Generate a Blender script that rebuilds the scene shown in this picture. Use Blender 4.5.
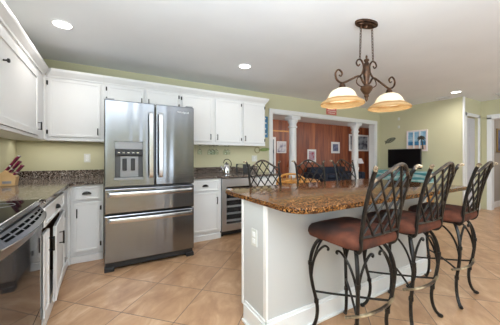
import bpy, bmesh, math, random
from mathutils import Vector, Matrix
random.seed(7)
PI = math.pi
R = math.radians
for o in list(bpy.data.objects):
    bpy.data.objects.remove(o)
scn = bpy.context.scene
COL = scn.collection

# ------------------------------------------------------------------ camera
cam = bpy.data.cameras.new('camera')
cam.sensor_width = 36.0
cam.lens = 247.0 / 500.0 * 36.0
cam.shift_y = -5.5 / 500.0
cam.clip_start = 0.02
camo = bpy.data.objects.new('camera', cam)
camo.location = (0, 0, 1.18)
camo.rotation_euler = (R(90), 0, R(-30))
COL.objects.link(camo)
scn.camera = camo
scn.view_settings.view_transform = 'Standard'
scn.view_settings.look = 'None'
scn.view_settings.exposure = 0.42
scn.view_settings.gamma = 1.0
scn.view_settings.use_curve_mapping = False

# ------------------------------------------------------------------ world and large lights
w = bpy.data.worlds.new('world')
scn.world = w
w.use_nodes = True
w.node_tree.nodes['Background'].inputs['Color'].default_value = (0.86, 0.93, 1.0, 1)
w.node_tree.nodes['Background'].inputs['Strength'].default_value = 1.6

CEIL = 2.44


def area(name, loc, size, power, col, aim, shape='RECTANGLE', spread=180):
    l = bpy.data.lights.new(name, 'AREA')
    l.shape = shape
    l.size = size[0]
    if shape in ('RECTANGLE', 'ELLIPSE'):
        l.size_y = size[1]
    l.energy = power
    l.color = col
    l.spread = R(spread)
    o = bpy.data.objects.new(name, l)
    o.location = loc
    d = Vector(aim) - Vector(loc)
    o.rotation_euler = d.to_track_quat('-Z', 'Y').to_euler()
    COL.objects.link(o)
    return o


DAY = (0.74, 0.88, 1.0)
WARM = (1.0, 0.975, 0.94)
# daylight through the windows of the wall behind the camera
area('daylight_patio', (5.7, -3.12, 1.3), (2.5, 1.9), 92, DAY, (4.6, 0, 9.0), spread=140)
area('daylight_sidelight', (1.5, -3.12, 1.25), (0.4, 1.9), 9, DAY, (1.5, 0, 4.5), spread=140)
area('daylight_sink', (-0.93, -0.85, 1.55), (3.1, 1.15), 125, DAY, (1.2, 0.2, 4.1), spread=145)
# recessed ceiling lamps (three in view, others further back in the same rooms)
for i, (x, y, p) in enumerate([(-0.37, 2.92, 4), (1.65, 3.0, 2), (5.85, 2.15, 7), (0.3, 0.4, 6), (3.6, 0.0, 4), (5.8, -0.6, 4)]):
    area('recessed_light', (x, y, CEIL - 0.02), (0.16, 0.16), p, WARM, (x, y, 0), 'DISK', 170)
# added fill lamp behind the camera, aimed up to brighten the ceiling
area('added_ceiling_fill', (0.1, -0.7, 0.9), (1.6, 1.2), 75, (0.86, 0.94, 1.0), (0.1, -0.5, 4), spread=150)
# added fill strips that brighten the wall and counter below the wall cabinets
area('added_under_cabinet_fill', (-0.45, 3.86, 1.372), (0.9, 0.05), 1.3, (1, 0.97, 0.92), (-0.45, 3.8, 0))
area('added_under_cabinet_fill', (-0.80, 2.9, 1.372), (0.05, 1.3), 1.2, (1, 0.97, 0.92), (-0.8, 2.9, 0))
area('added_under_cabinet_fill', (1.7, 3.72, 1.372), (1.4, 0.04), 1.1, (1, 0.97, 0.92), (1.7, 3.75, 0))
area('den_light', (6.2, 4.45, 2.2), (5.0, 0.3), 32, (1.0, 0.95, 0.9), (6.2, 7.0, 1.0))
area('hall_light', (8.6, 1.2, 2.4), (0.6, 0.6), 14, WARM, (8.6, 1.2, 0))

# ------------------------------------------------------------------ materials
def nodemat(name):
    m = bpy.data.materials.new(name)
    m.use_nodes = True
    nt = m.node_tree
    return m, nt, nt.nodes['Principled BSDF']


def mat(name, col, rough=0.5, metal=0.0, spec=0.5, coat=0.0, var=0.0, vscale=8.0, bump=0.0, bscale=60.0, **kw):
    m, nt, b = nodemat(name)
    b.inputs['Base Color'].default_value = (*col, 1)
    b.inputs['Roughness'].default_value = rough
    b.inputs['Metallic'].default_value = metal
    b.inputs['Specular IOR Level'].default_value = spec
    b.inputs['Coat Weight'].default_value = coat
    tc = nt.nodes.new('ShaderNodeTexCoord')
    if var > 0:
        n = nt.nodes.new('ShaderNodeTexNoise')
        n.inputs['Scale'].default_value = vscale
        n.inputs['Detail'].default_value = 4
        nt.links.new(tc.outputs['Object'], n.inputs['Vector'])
        r = nt.nodes.new('ShaderNodeValToRGB')
        r.color_ramp.elements[0].position = 0.3
        r.color_ramp.elements[1].position = 0.7
        r.color_ramp.elements[0].color = (*[c * (1 - var) for c in col], 1)
        r.color_ramp.elements[1].color = (*[min(1, c * (1 + var)) for c in col], 1)
        nt.links.new(n.outputs['Fac'], r.inputs['Fac'])
        nt.links.new(r.outputs['Color'], b.inputs['Base Color'])
    if bump > 0:
        n2 = nt.nodes.new('ShaderNodeTexNoise')
        n2.inputs['Scale'].default_value = bscale
        nt.links.new(tc.outputs['Object'], n2.inputs['Vector'])
        bp = nt.nodes.new('ShaderNodeBump')
        bp.inputs['Strength'].default_value = bump
        bp.inputs['Distance'].default_value = 0.002
        nt.links.new(n2.outputs['Fac'], bp.inputs['Height'])
        nt.links.new(bp.outputs['Normal'], b.inputs['Normal'])
    for k, v in kw.items():
        b.inputs[k].default_value = v
    return m


def ramp(nt, stops, interp='LINEAR'):
    r = nt.nodes.new('ShaderNodeValToRGB')
    cr = r.color_ramp
    cr.interpolation = interp
    while len(cr.elements) < len(stops):
        cr.elements.new(0.5)
    for e, (p, c) in zip(cr.elements, stops):
        e.position = p
        e.color = (*c, 1)
    return r


def granite(name, tones, scale):
    m, nt, b = nodemat(name)
    tc = nt.nodes.new('ShaderNodeTexCoord')
    n = nt.nodes.new('ShaderNodeTexNoise')
    n.inputs['Scale'].default_value = scale * 0.22
    n.inputs['Detail'].default_value = 6
    n.inputs['Roughness'].default_value = 0.72
    v = nt.nodes.new('ShaderNodeTexVoronoi')
    v.inputs['Scale'].default_value = scale
    nt.links.new(tc.outputs['Object'], n.inputs['Vector'])
    nt.links.new(tc.outputs['Object'], v.inputs['Vector'])
    hs = nt.nodes.new('ShaderNodeSeparateColor')
    nt.links.new(v.outputs['Color'], hs.inputs['Color'])
    mx = nt.nodes.new('ShaderNodeMath')
    mx.operation = 'MULTIPLY_ADD'
    mx.inputs[1].default_value = 0.42
    nt.links.new(hs.outputs['Red'], mx.inputs[0])
    m2 = nt.nodes.new('ShaderNodeMath')
    m2.operation = 'MULTIPLY'
    m2.inputs[1].default_value = 0.62
    nt.links.new(n.outputs['Fac'], m2.inputs[0])
    nt.links.new(m2.outputs[0], mx.inputs[2])
    r = ramp(nt, tones)
    nt.links.new(mx.outputs[0], r.inputs['Fac'])
    nt.links.new(r.outputs['Color'], b.inputs['Base Color'])
    b.inputs['Roughness'].default_value = 0.11
    b.inputs['IOR'].default_value = 1.28
    return m


ANR = 0.25


def steel(name, col, rough=0.28, vertical=True, scale=1.0):
    m, nt, b = nodemat(name)
    tc = nt.nodes.new('ShaderNodeTexCoord')
    mp = nt.nodes.new('ShaderNodeMapping')
    mp.inputs['Scale'].default_value = (2, 2, 260) if vertical else (2, 260, 260)
    nt.links.new(tc.outputs['Object'], mp.inputs['Vector'])
    n = nt.nodes.new('ShaderNodeTexNoise')
    n.inputs['Scale'].default_value = 3 * scale
    nt.links.new(mp.outputs['Vector'], n.inputs['Vector'])
    mr = nt.nodes.new('ShaderNodeMapRange')
    mr.inputs['To Min'].default_value = rough - 0.06
    mr.inputs['To Max'].default_value = rough + 0.08
    nt.links.new(n.outputs['Fac'], mr.inputs['Value'])
    nt.links.new(mr.outputs['Result'], b.inputs['Roughness'])
    # gentle waviness of sheet metal
    wv = nt.nodes.new('ShaderNodeTexNoise')
    mp2 = nt.nodes.new('ShaderNodeMapping')
    mp2.inputs['Scale'].default_value = (6, 1, 0.4)
    nt.links.new(tc.outputs['Object'], mp2.inputs['Vector'])
    nt.links.new(mp2.outputs['Vector'], wv.inputs['Vector'])
    wv.inputs['Scale'].default_value = 1.0
    wv.inputs['Detail'].default_value = 1
    bp = nt.nodes.new('ShaderNodeBump')
    bp.inputs['Strength'].default_value = 0.5
    bp.inputs['Distance'].default_value = 0.028
    nt.links.new(wv.outputs['Fac'], bp.inputs['Height'])
    nt.links.new(bp.outputs['Normal'], b.inputs['Normal'])
    b.inputs['Base Color'].default_value = (*col, 1)
    b.inputs['Metallic'].default_value = 1.0
    b.inputs['Anisotropic'].default_value = 0.6
    b.inputs['Anisotropic Rotation'].default_value = ANR
    tg = nt.nodes.new('ShaderNodeTangent')
    tg.direction_type = 'RADIAL'
    tg.axis = 'Z'
    nt.links.new(tg.outputs[0], b.inputs['Tangent'])
    return m


def floor_tile():
    m, nt, b = nodemat('beige_floor_tile')
    tc = nt.nodes.new('ShaderNodeTexCoord')
    mp = nt.nodes.new('ShaderNodeMapping')
    mp.inputs['Rotation'].default_value = (0, 0, R(-45))
    mp.inputs['Location'].default_value = (-0.21 + 9.0, -0.08 + 9.0, 0)
    nt.links.new(tc.outputs['Object'], mp.inputs['Vector'])
    br = nt.nodes.new('ShaderNodeTexBrick')
    br.offset = 0
    br.squash = 1
    br.inputs['Scale'].default_value = 1
    br.inputs['Brick Width'].default_value = 0.45
    br.inputs['Row Height'].default_value = 0.45
    br.inputs['Mortar Size'].default_value = 0.0032
    br.inputs['Mortar Smooth'].default_value = 0.1
    br.inputs['Bias'].default_value = 0.0
    br.inputs['Color1'].default_value = (0.0, 0.0, 0.0, 1)
    br.inputs['Color2'].default_value = (1, 1, 1, 1)
    nt.links.new(mp.outputs['Vector'], br.inputs['Vector'])
    n = nt.nodes.new('ShaderNodeTexNoise')
    n.inputs['Scale'].default_value = 3.2
    n.inputs['Detail'].default_value = 8
    n.inputs['Roughness'].default_value = 0.62
    n.inputs['Distortion'].default_value = 0.7
    # every tile shifts the marbling so that it breaks at the joints
    add = nt.nodes.new('ShaderNodeVectorMath')
    add.operation = 'MULTIPLY_ADD'
    add.inputs[1].default_value = (7, 3, 5)
    nt.links.new(br.outputs['Color'], add.inputs[0])
    nt.links.new(mp.outputs['Vector'], add.inputs[2])
    mp3 = nt.nodes.new('ShaderNodeMapping')
    mp3.inputs['Scale'].default_value = (1.0, 2.0, 1)
    nt.links.new(add.outputs[0], mp3.inputs['Vector'])
    nt.links.new(mp3.outputs[0], n.inputs['Vector'])
    r = ramp(nt, [(0.28, (0.36, 0.19, 0.10)), (0.45, (0.46, 0.265, 0.145)), (0.57, (0.54, 0.325, 0.185)), (0.76, (0.70, 0.49, 0.32))])
    nt.links.new(n.outputs['Fac'], r.inputs['Fac'])
    mx = nt.nodes.new('ShaderNodeMix')
    mx.data_type = 'RGBA'
    nt.links.new(br.outputs['Fac'], mx.inputs['Factor'])
    nt.links.new(r.outputs['Color'], mx.inputs['A'])
    mx.inputs['B'].default_value = (0.15, 0.10, 0.07, 1)
    nt.links.new(mx.outputs['Result'], b.inputs['Base Color'])
    b.inputs['Roughness'].default_value = 0.33
    b.inputs['Specular IOR Level'].default_value = 0.4
    bp = nt.nodes.new('ShaderNodeBump')
    bp.invert = True
    bp.inputs['Strength'].default_value = 0.4
    bp.inputs['Distance'].default_value = 0.003
    nt.links.new(br.outputs['Fac'], bp.inputs['Height'])
    nt.links.new(bp.outputs['Normal'], b.inputs['Normal'])
    return m


def panelling(name, width, axis):
    m, nt, b = nodemat(name)
    tc = nt.nodes.new('ShaderNodeTexCoord')
    sp = nt.nodes.new('ShaderNodeSeparateXYZ')
    nt.links.new(tc.outputs['Object'], sp.inputs[0])
    dv = nt.nodes.new('ShaderNodeMath')
    dv.operation = 'DIVIDE'
    dv.inputs[1].default_value = width
    nt.links.new(sp.outputs[axis], dv.inputs[0])
    fr = nt.nodes.new('ShaderNodeMath')
    fr.operation = 'FRACT'
    nt.links.new(dv.outputs[0], fr.inputs[0])
    fl = nt.nodes.new('ShaderNodeMath')
    fl.operation = 'FLOOR'
    nt.links.new(dv.outputs[0], fl.inputs[0])
    wn = nt.nodes.new('ShaderNodeTexWhiteNoise')
    wn.noise_dimensions = '1D'
    nt.links.new(fl.outputs[0], wn.inputs['W'])
    mp = nt.nodes.new('ShaderNodeMapping')
    mp.inputs['Scale'].default_value = (9, 9, 0.9)
    nt.links.new(tc.outputs['Object'], mp.inputs['Vector'])
    n = nt.nodes.new('ShaderNodeTexNoise')
    n.inputs['Scale'].default_value = 1.4
    n.inputs['Detail'].default_value = 5
    nt.links.new(mp.outputs[0], n.inputs['Vector'])
    ad = nt.nodes.new('ShaderNodeMath')
    ad.operation = 'MULTIPLY_ADD'
    ad.inputs[1].default_value = 0.45
    nt.links.new(wn.outputs['Value'], ad.inputs[0])
    nt.links.new(n.outputs['Fac'], ad.inputs[2])
    r = ramp(nt, [(0.3, (0.10, 0.022, 0.010)), (0.6, (0.23, 0.06, 0.022)), (0.95, (0.40, 0.13, 0.045))])
    nt.links.new(ad.outputs[0], r.inputs['Fac'])
    gp = ramp(nt, [(0.0, (0, 0, 0)), (0.05, (1, 1, 1))])
    nt.links.new(fr.outputs[0], gp.inputs['Fac'])
    mx = nt.nodes.new('ShaderNodeMix')
    mx.data_type = 'RGBA'
    nt.links.new(gp.outputs['Color'], mx.inputs['Factor'])
    mx.inputs['A'].default_value = (0.04, 0.012, 0.006, 1)
    nt.links.new(r.outputs['Color'], mx.inputs['B'])
    nt.links.new(mx.outputs['Result'], b.inputs['Base Color'])
    b.inputs['Roughness'].default_value = 0.38
    return m


def two_tone(name, stops, scale, rough, metal=0.0, detail=3, bump=0.0, sheen=0.0, dist=0.0, stretch=(1, 1, 1)):
    m, nt, b = nodemat(name)
    tc = nt.nodes.new('ShaderNodeTexCoord')
    mp = nt.nodes.new('ShaderNodeMapping')
    mp.inputs['Scale'].default_value = stretch
    nt.links.new(tc.outputs['Object'], mp.inputs['Vector'])
    n = nt.nodes.new('ShaderNodeTexNoise')
    n.inputs['Scale'].default_value = scale
    n.inputs['Detail'].default_value = detail
    n.inputs['Distortion'].default_value = dist
    nt.links.new(mp.outputs[0], n.inputs['Vector'])
    r = ramp(nt, stops)
    nt.links.new(n.outputs['Fac'], r.inputs['Fac'])
    nt.links.new(r.outputs['Color'], b.inputs['Base Color'])
    b.inputs['Roughness'].default_value = rough
    b.inputs['Metallic'].default_value = metal
    b.inputs['Sheen Weight'].default_value = sheen
    if bump:
        bp = nt.nodes.new('ShaderNodeBump')
        bp.inputs['Strength'].default_value = bump
        bp.inputs['Distance'].default_value = 0.003
        nt.links.new(n.outputs['Fac'], bp.inputs['Height'])
        nt.links.new(bp.outputs['Normal'], b.inputs['Normal'])
    return m


def emit(name, col, s):
    m, nt, b = nodemat(name)
    b.inputs['Base Color'].default_value = (*col, 1)
    b.inputs['Emission Color'].default_value = (*col, 1)
    b.inputs['Emission Strength'].default_value = s
    return m


M = {}
M['ceiling'] = mat('white_ceiling_paint', (0.85, 0.87, 0.89), 0.9, var=0.02, vscale=2, bump=0.15, bscale=120)
M['wall'] = mat('sage_wall_paint', (0.60, 0.57, 0.38), 0.85, var=0.02, vscale=1.5, bump=0.1, bscale=150)
M['trim'] = mat('white_trim_paint', (0.82, 0.82, 0.82), 0.4)
M['cab'] = mat('white_cabinet_paint', (0.84, 0.83, 0.82), 0.4, var=0.015, vscale=3)
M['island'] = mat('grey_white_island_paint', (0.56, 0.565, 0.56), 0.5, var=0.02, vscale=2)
M['cab_in'] = mat('cabinet_inside_brown', (0.10, 0.055, 0.03), 0.8)
M['floor'] = floor_tile()
M['granite'] = granite('golden_brown_granite', [(0.36, (0.005, 0.004, 0.003)), (0.48, (0.028, 0.011, 0.006)), (0.57, (0.15, 0.052, 0.014)), (0.68, (0.33, 0.14, 0.038)), (0.82, (0.60, 0.36, 0.17))], 170)
M['granite2'] = granite('granite_shaded_perimeter', [(0.36, (0.010, 0.008, 0.008)), (0.47, (0.030, 0.022, 0.019)), (0.55, (0.10, 0.066, 0.050)), (0.64, (0.30, 0.22, 0.175)), (0.74, (0.68, 0.62, 0.56))], 190)  # same stone as the island top, its dimmer lighting put into the tones
M['steel'] = steel('brushed_steel', (0.26, 0.27, 0.29), 0.19)
M['steel_l'] = steel('light_brushed_steel', (0.62, 0.62, 0.63), 0.4)
M['steel_h'] = steel('brushed_steel_bar', (0.55, 0.55, 0.56), 0.2)
M['steel_side'] = mat('grey_appliance_side', (0.16, 0.16, 0.17), 0.45, 0.6)
M['dark_steel'] = mat('dark_steel', (0.24, 0.24, 0.26), 0.3, 0.9)
M['chrome'] = mat('chrome', (0.8, 0.8, 0.82), 0.1, 1.0)
M['black_glass'] = mat('black_glass', (0.008, 0.008, 0.009), 0.05, 0.0, 0.5, IOR=1.07)
M['oven_glass'] = mat('dark_oven_glass', (0.03, 0.027, 0.027), 0.05, 0.0, 0.35)
M['black_plastic'] = mat('black_plastic', (0.02, 0.02, 0.022), 0.4)
M['shelf_grey'] = mat('satin_grey_shelf', (0.62, 0.62, 0.62), 0.5, 0.0)
M['slot_black'] = mat('matte_black', (0.006, 0.006, 0.006), 0.95, 0.0, 0.0)
M['disp'] = mat('dispenser_dark_grey', (0.09, 0.09, 0.095), 0.35, 0.3)
M['disp_l'] = mat('dispenser_grey', (0.28, 0.28, 0.29), 0.35, 0.3)
M['grey_plastic'] = mat('grey_plastic', (0.30, 0.30, 0.32), 0.35, 0.3)
M['iron_pull'] = mat('black_iron_hardware', (0.025, 0.022, 0.02), 0.4, 0.6)
M['wrought'] = two_tone('dark_wrought_iron', [(0.35, (0.006, 0.005, 0.0045)), (0.62, (0.014, 0.011, 0.009)), (0.80, (0.07, 0.05, 0.04))], 28, 0.36, 0.0)
M['wrought'].node_tree.nodes['Principled BSDF'].inputs['Specular IOR Level'].default_value = 0.3
M['wrought_worn'] = two_tone('worn_wrought_iron', [(0.44, (0.03, 0.022, 0.018)), (0.56, (0.10, 0.07, 0.05)), (0.66, (0.48, 0.38, 0.26))], 16, 0.4, 0.2)
M['brass_worn'] = two_tone('rubbed_brass', [(0.40, (0.06, 0.04, 0.028)), (0.52, (0.30, 0.22, 0.13)), (0.66, (0.66, 0.55, 0.38))], 9, 0.35, 0.5)
M['finial'] = two_tone('rubbed_finial_iron', [(0.44, (0.015, 0.010, 0.008)), (0.53, (0.14, 0.095, 0.06)), (0.62, (0.60, 0.48, 0.32))], 26, 0.4, 0.2)
M['suede'] = two_tone('rust_brown_suede', [(0.40, (0.045, 0.028, 0.024)), (0.48, (0.060, 0.027, 0.020)), (0.55, (0.105, 0.036, 0.022)), (0.72, (0.18, 0.062, 0.036))], 5.0, 0.92, detail=6)
M['suede'].node_tree.nodes['Principled BSDF'].inputs['Specular IOR Level'].default_value = 0.15
M['bronze'] = two_tone('rubbed_bronze_lamp_iron', [(0.35, (0.035, 0.018, 0.011)), (0.7, (0.13, 0.065, 0.035))], 30, 0.45, 0.7)
M['gold_iron'] = mat('gilded_lamp_leaf', (0.10, 0.05, 0.025), 0.4, 0.6)
M['panel_y'] = panelling('red_brown_wood_panelling', 0.16, 0)
M['panel_x'] = panelling('red_brown_wood_panelling_side', 0.16, 1)
M['wood_dark'] = mat('dark_wood', (0.12, 0.045, 0.02), 0.45, var=0.2, vscale=10)
M['wood_honey'] = two_tone('honey_wood', [(0.3, (0.50, 0.20, 0.035)), (0.7, (0.78, 0.38, 0.09))], 9, 0.35, stretch=(1, 1, 5))
M['wood_block'] = two_tone('blond_wood_block', [(0.3, (0.50, 0.29, 0.12)), (0.7, (0.68, 0.44, 0.21))], 7, 0.5, stretch=(1, 6, 1))
M['burgundy'] = mat('burgundy_handle', (0.17, 0.008, 0.045), 0.35)
M['navy'] = mat('navy_upholstery', (0.010, 0.018, 0.038), 0.85, var=0.3, vscale=6)
M['den_floor'] = mat('den_carpet', (0.35, 0.27, 0.2), 0.95)
M['taupe'] = mat('taupe_wall_paint', (0.42, 0.37, 0.32), 0.9)
M['plate'] = mat('white_plastic_plate', (0.68, 0.68, 0.63), 0.35)
M['slot'] = mat('outlet_slot_dark', (0.08, 0.08, 0.08), 0.5)
M['white'] = mat('white_gloss', (0.85, 0.85, 0.84), 0.3)
M['door_grey'] = mat('grey_white_door_paint', (0.60, 0.59, 0.62), 0.45)
M['green_board'] = mat('leaf_green_board', (0.20, 0.27, 0.08), 0.5, var=0.3, vscale=25)
M['rope'] = mat('tan_rope', (0.42, 0.36, 0.22), 0.8)
M['shade_lamp'] = mat('white_lamp_shade', (0.8, 0.78, 0.8), 0.8)
M['shade_rust'] = mat('rust_lamp_shade', (0.45, 0.12, 0.03), 0.8)
M['pink'] = mat('coral_sign_paint', (0.62, 0.16, 0.14), 0.6)
M['cream_letter'] = mat('cream_paint', (0.85, 0.72, 0.62), 0.6)
M['bone'] = mat('weathered_grey_wood', (0.16, 0.17, 0.13), 0.7, var=0.4, vscale=30)
M['sky_blue'] = two_tone('painted_sky', [(0.3, (0.10, 0.32, 0.55)), (0.7, (0.50, 0.68, 0.80))], 6, 0.5, stretch=(1, 1, 2))
M['sand'] = two_tone('painted_sand', [(0.3, (0.62, 0.42, 0.36)), (0.7, (0.80, 0.62, 0.52))], 9, 0.6)
M['sea'] = mat('painted_sea', (0.05, 0.22, 0.42), 0.5, var=0.4, vscale=12)
M['palm'] = mat('painted_palm', (0.05, 0.05, 0.04), 0.6)
M['photo_dark'] = two_tone('dark_blue_print', [(0.35, (0.04, 0.05, 0.12)), (0.7, (0.22, 0.24, 0.36))], 9, 0.4)
M['photo_red'] = two_tone('red_print', [(0.35, (0.35, 0.03, 0.05)), (0.6, (0.45, 0.35, 0.42))], 7, 0.4, stretch=(1, 1, 3))
M['photo_grey'] = two_tone('grey_blue_print', [(0.38, (0.05, 0.06, 0.09)), (0.6, (0.35, 0.40, 0.45))], 5, 0.4)
M['photo_pale'] = two_tone('pale_print', [(0.38, (0.20, 0.20, 0.30)), (0.55, (0.62, 0.62, 0.66))], 6, 0.4)
M['picframe'] = mat('white_picture_frame', (0.78, 0.78, 0.78), 0.5)
M['pinkframe'] = mat('pinkish_white_frame', (0.80, 0.70, 0.70), 0.5)
M['goldframe'] = mat('gold_picture_frame', (0.45, 0.30, 0.12), 0.4, 0.6)
M['lamp_on'] = emit('lit_recessed_lens', (1.0, 0.97, 0.92), 6.0)
M['bulb'] = emit('lit_bulb', (1.0, 0.90, 0.74), 4.0)
M['blue_led'] = emit('small_blue_led', (0.1, 0.3, 1.0), 1.0)


def shade_glass():
    m = bpy.data.materials.new('amber_cream_shade_glass')
    m.use_nodes = True
    nt = m.node_tree
    for n in list(nt.nodes):
        nt.nodes.remove(n)
    out = nt.nodes.new('ShaderNodeOutputMaterial')
    tc = nt.nodes.new('ShaderNodeTexCoord')
    sp = nt.nodes.new('ShaderNodeSeparateXYZ')
    nt.links.new(tc.outputs['Object'], sp.inputs[0])
    n = nt.nodes.new('ShaderNodeTexNoise')
    n.inputs['Scale'].default_value = 14
    nt.links.new(tc.outputs['Object'], n.inputs['Vector'])
    a = nt.nodes.new('ShaderNodeMath')
    a.operation = 'MULTIPLY_ADD'
    a.inputs[1].default_value = 0.02
    nt.links.new(n.outputs['Fac'], a.inputs[0])
    nt.links.new(sp.outputs['Z'], a.inputs[2])
    mr = nt.nodes.new('ShaderNodeMapRange')
    mr.inputs['From Min'].default_value = -0.79
    mr.inputs['From Max'].default_value = -0.63
    nt.links.new(a.outputs[0], mr.inputs['Value'])
    r = ramp(nt, [(0.0, (0.60, 0.40, 0.19)), (0.22, (0.74, 0.56, 0.32)), (0.34, (0.48, 0.27, 0.10)), (0.42, (0.90, 0.84, 0.70)), (1.0, (0.92, 0.88, 0.78))])
    nt.links.new(mr.outputs['Result'], r.inputs['Fac'])
    d = nt.nodes.new('ShaderNodeBsdfDiffuse')
    t = nt.nodes.new('ShaderNodeBsdfTranslucent')
    g = nt.nodes.new('ShaderNodeBsdfGlossy')
    g.inputs['Roughness'].default_value = 0.2
    for q in (d, t):
        nt.links.new(r.outputs['Color'], q.inputs['Color'])
    m1 = nt.nodes.new('ShaderNodeMixShader')
    m1.inputs[0].default_value = 0.5
    nt.links.new(d.outputs[0], m1.inputs[1])
    nt.links.new(t.outputs[0], m1.inputs[2])
    m2 = nt.nodes.new('ShaderNodeMixShader')
    m2.inputs[0].default_value = 0.06
    nt.links.new(m1.outputs[0], m2.inputs[1])
    nt.links.new(g.outputs[0], m2.inputs[2])
    nt.links.new(m2.outputs[0], out.inputs['Surface'])
    return m


M['shade'] = shade_glass()
gm, gnt, gb = nodemat('clear_glass')
gb.inputs['Base Color'].default_value = (0.9, 0.95, 0.92, 1)
gb.inputs['Roughness'].default_value = 0.02
gb.inputs['Transmission Weight'].default_value = 1.0
gb.inputs['IOR'].default_value = 1.3
M['glass'] = gm


def wave_cloth():
    m, nt, b = nodemat('sea_print_cloth')
    tc = nt.nodes.new('ShaderNodeTexCoord')
    mp = nt.nodes.new('ShaderNodeMapping')
    mp.inputs['Scale'].default_value = (1, 0.8, 7)
    nt.links.new(tc.outputs['Object'], mp.inputs['Vector'])
    n = nt.nodes.new('ShaderNodeTexNoise')
    n.inputs['Scale'].default_value = 3.0
    n.inputs['Detail'].default_value = 5
    nt.links.new(mp.outputs[0], n.inputs['Vector'])
    r = ramp(nt, [(0.36, (0.05, 0.26, 0.30)), (0.50, (0.16, 0.45, 0.47)), (0.58, (0.65, 0.75, 0.74)), (0.66, (0.12, 0.40, 0.42))])
    nt.links.new(n.outputs['Fac'], r.inputs['Fac'])
    nt.links.new(r.outputs['Color'], b.inputs['Base Color'])
    b.inputs['Roughness'].default_value = 0.8
    return m


M['wave'] = wave_cloth()

# ------------------------------------------------------------------ mesh helpers
ORG = {}


def nb():
    return bmesh.new()


def box(bm, x0, x1, y0, y1, z0, z1, bev=0.0, f=None):
    vs = [bm.verts.new(p) for p in ((x0, y0, z0), (x1, y0, z0), (x1, y1, z0), (x0, y1, z0), (x0, y0, z1), (x1, y0, z1), (x1, y1, z1), (x0, y1, z1))]
    fs = [bm.faces.new([vs[i] for i in q]) for q in ((0, 3, 2, 1), (4, 5, 6, 7), (0, 1, 5, 4), (1, 2, 6, 5), (2, 3, 7, 6), (3, 0, 4, 7))]
    if bev > 0:
        es = list({e for q in fs for e in q.edges})
        bevelled = bmesh.ops.bevel(bm, geom=es, offset=bev, segments=2, affect='EDGES', profile=0.5)
        vs = list({v for v in bevelled['verts']} | {v for v in vs if v.is_valid})
    if f:
        for v in set(vs):
            if v.is_valid:
                v.co = Vector(f(*v.co))
    return vs


def smoothpts(pts, n=5):
    P = [Vector(p) for p in pts]
    if len(P) < 3:
        return P
    out = []
    for i in range(len(P) - 1):
        a = P[i - 1] if i > 0 else P[i] * 2 - P[i + 1]
        b, c = P[i], P[i + 1]
        d = P[i + 2] if i + 2 < len(P) else P[i + 1] * 2 - P[i]
        for k in range(n):
            t = k / n
            out.append(0.5 * ((2 * b) + (c - a) * t + (2 * a - 5 * b + 4 * c - d) * t * t + (3 * b - a - 3 * c + d) * t ** 3))
    out.append(P[-1])
    return out


def tube(bm, pts, r, seg=8, closed=False, flat=1.0):
    P = [Vector(p) for p in pts]
    n = len(P)
    rr = r if isinstance(r, (list, tuple)) else [r] * n
    if len(rr) != n:
        rr = [rr[min(len(rr) - 1, int(i * (len(rr) - 1) / (n - 1) + 0.5))] for i in range(n)]
    rings = []
    up = None
    for i in range(n):
        if closed:
            t = P[(i + 1) % n] - P[i - 1]
        else:
            t = P[min(i + 1, n - 1)] - P[max(i - 1, 0)]
        t.normalize()
        if up is None:
            up = Vector((0, 0, 1)) if abs(t.z) < 0.9 else Vector((1, 0, 0))
        s = t.cross(up)
        if s.length < 1e-5:
            s = t.cross(Vector((0, 1, 0.1)))
        s.normalize()
        up = s.cross(t).normalized()
        rings.append([bm.verts.new(P[i] + (s * math.cos(a) + up * math.sin(a) * flat) * rr[i]) for a in [2 * PI * k / seg for k in range(seg)]])
    m = n if closed else n - 1
    for i in range(m):
        A, B = rings[i], rings[(i + 1) % n]
        for k in range(seg):
            bm.faces.new((A[k], A[(k + 1) % seg], B[(k + 1) % seg], B[k]))
    if not closed:
        bm.faces.new(rings[0][::-1])
        bm.faces.new(rings[-1])


def lathe(bm, prof, c=(0, 0), seg=24, sx=1, sy=1, f=None, cap=True):
    rings = []
    for (r, z) in prof:
        rings.append([bm.verts.new((c[0] + r * sx * math.cos(2 * PI * k / seg), c[1] + r * sy * math.sin(2 * PI * k / seg), z)) for k in range(seg)])
    for A, B in zip(rings, rings[1:]):
        for k in range(seg):
            bm.faces.new((A[k], A[(k + 1) % seg], B[(k + 1) % seg], B[k]))
    if cap:
        bm.faces.new(rings[0][::-1])
        bm.faces.new(rings[-1])
    if f:
        for rg in rings:
            for v in rg:
                v.co = Vector(f(*v.co))


def prism(bm, outline, z0, z1, bev=0.0, f=None):
    n = len(outline)
    a = [bm.verts.new((x, y, z0)) for x, y in outline]
    b = [bm.verts.new((x, y, z1)) for x, y in outline]
    ft = bm.faces.new(b)
    fb = bm.faces.new(a[::-1])
    for i in range(n):
        bm.faces.new((a[i], a[(i + 1) % n], b[(i + 1) % n], b[i]))
    vs = a + b
    if bev:
        es = list(ft.edges) + list(fb.edges)
        g = bmesh.ops.bevel(bm, geom=es, offset=bev, segments=3, affect='EDGES', profile=0.5)
        vs = [v for v in set(vs) | set(g['verts']) if v.is_valid]
    if f:
        for v in vs:
            v.co = Vector(f(*v.co))


def rrect(x0, x1, y0, y1, r, n=6, rs=None):
    rs = rs or (r, r, r, r)
    out = []
    for (cx, cy, a0, q) in ((x1, y1, 0, rs[0]), (x0, y1, 90, rs[1]), (x0, y0, 180, rs[2]), (x1, y0, 270, rs[3])):
        ox = cx - q if cx == x1 else cx + q
        oy = cy - q if cy == y1 else cy + q
        if q <= 0.0001:
            out.append((cx, cy))
            continue
        for k in range(n + 1):
            a = R(a0 + 90 * k / n)
            out.append((ox + q * math.cos(a), oy + q * math.sin(a)))
    return out


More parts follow.
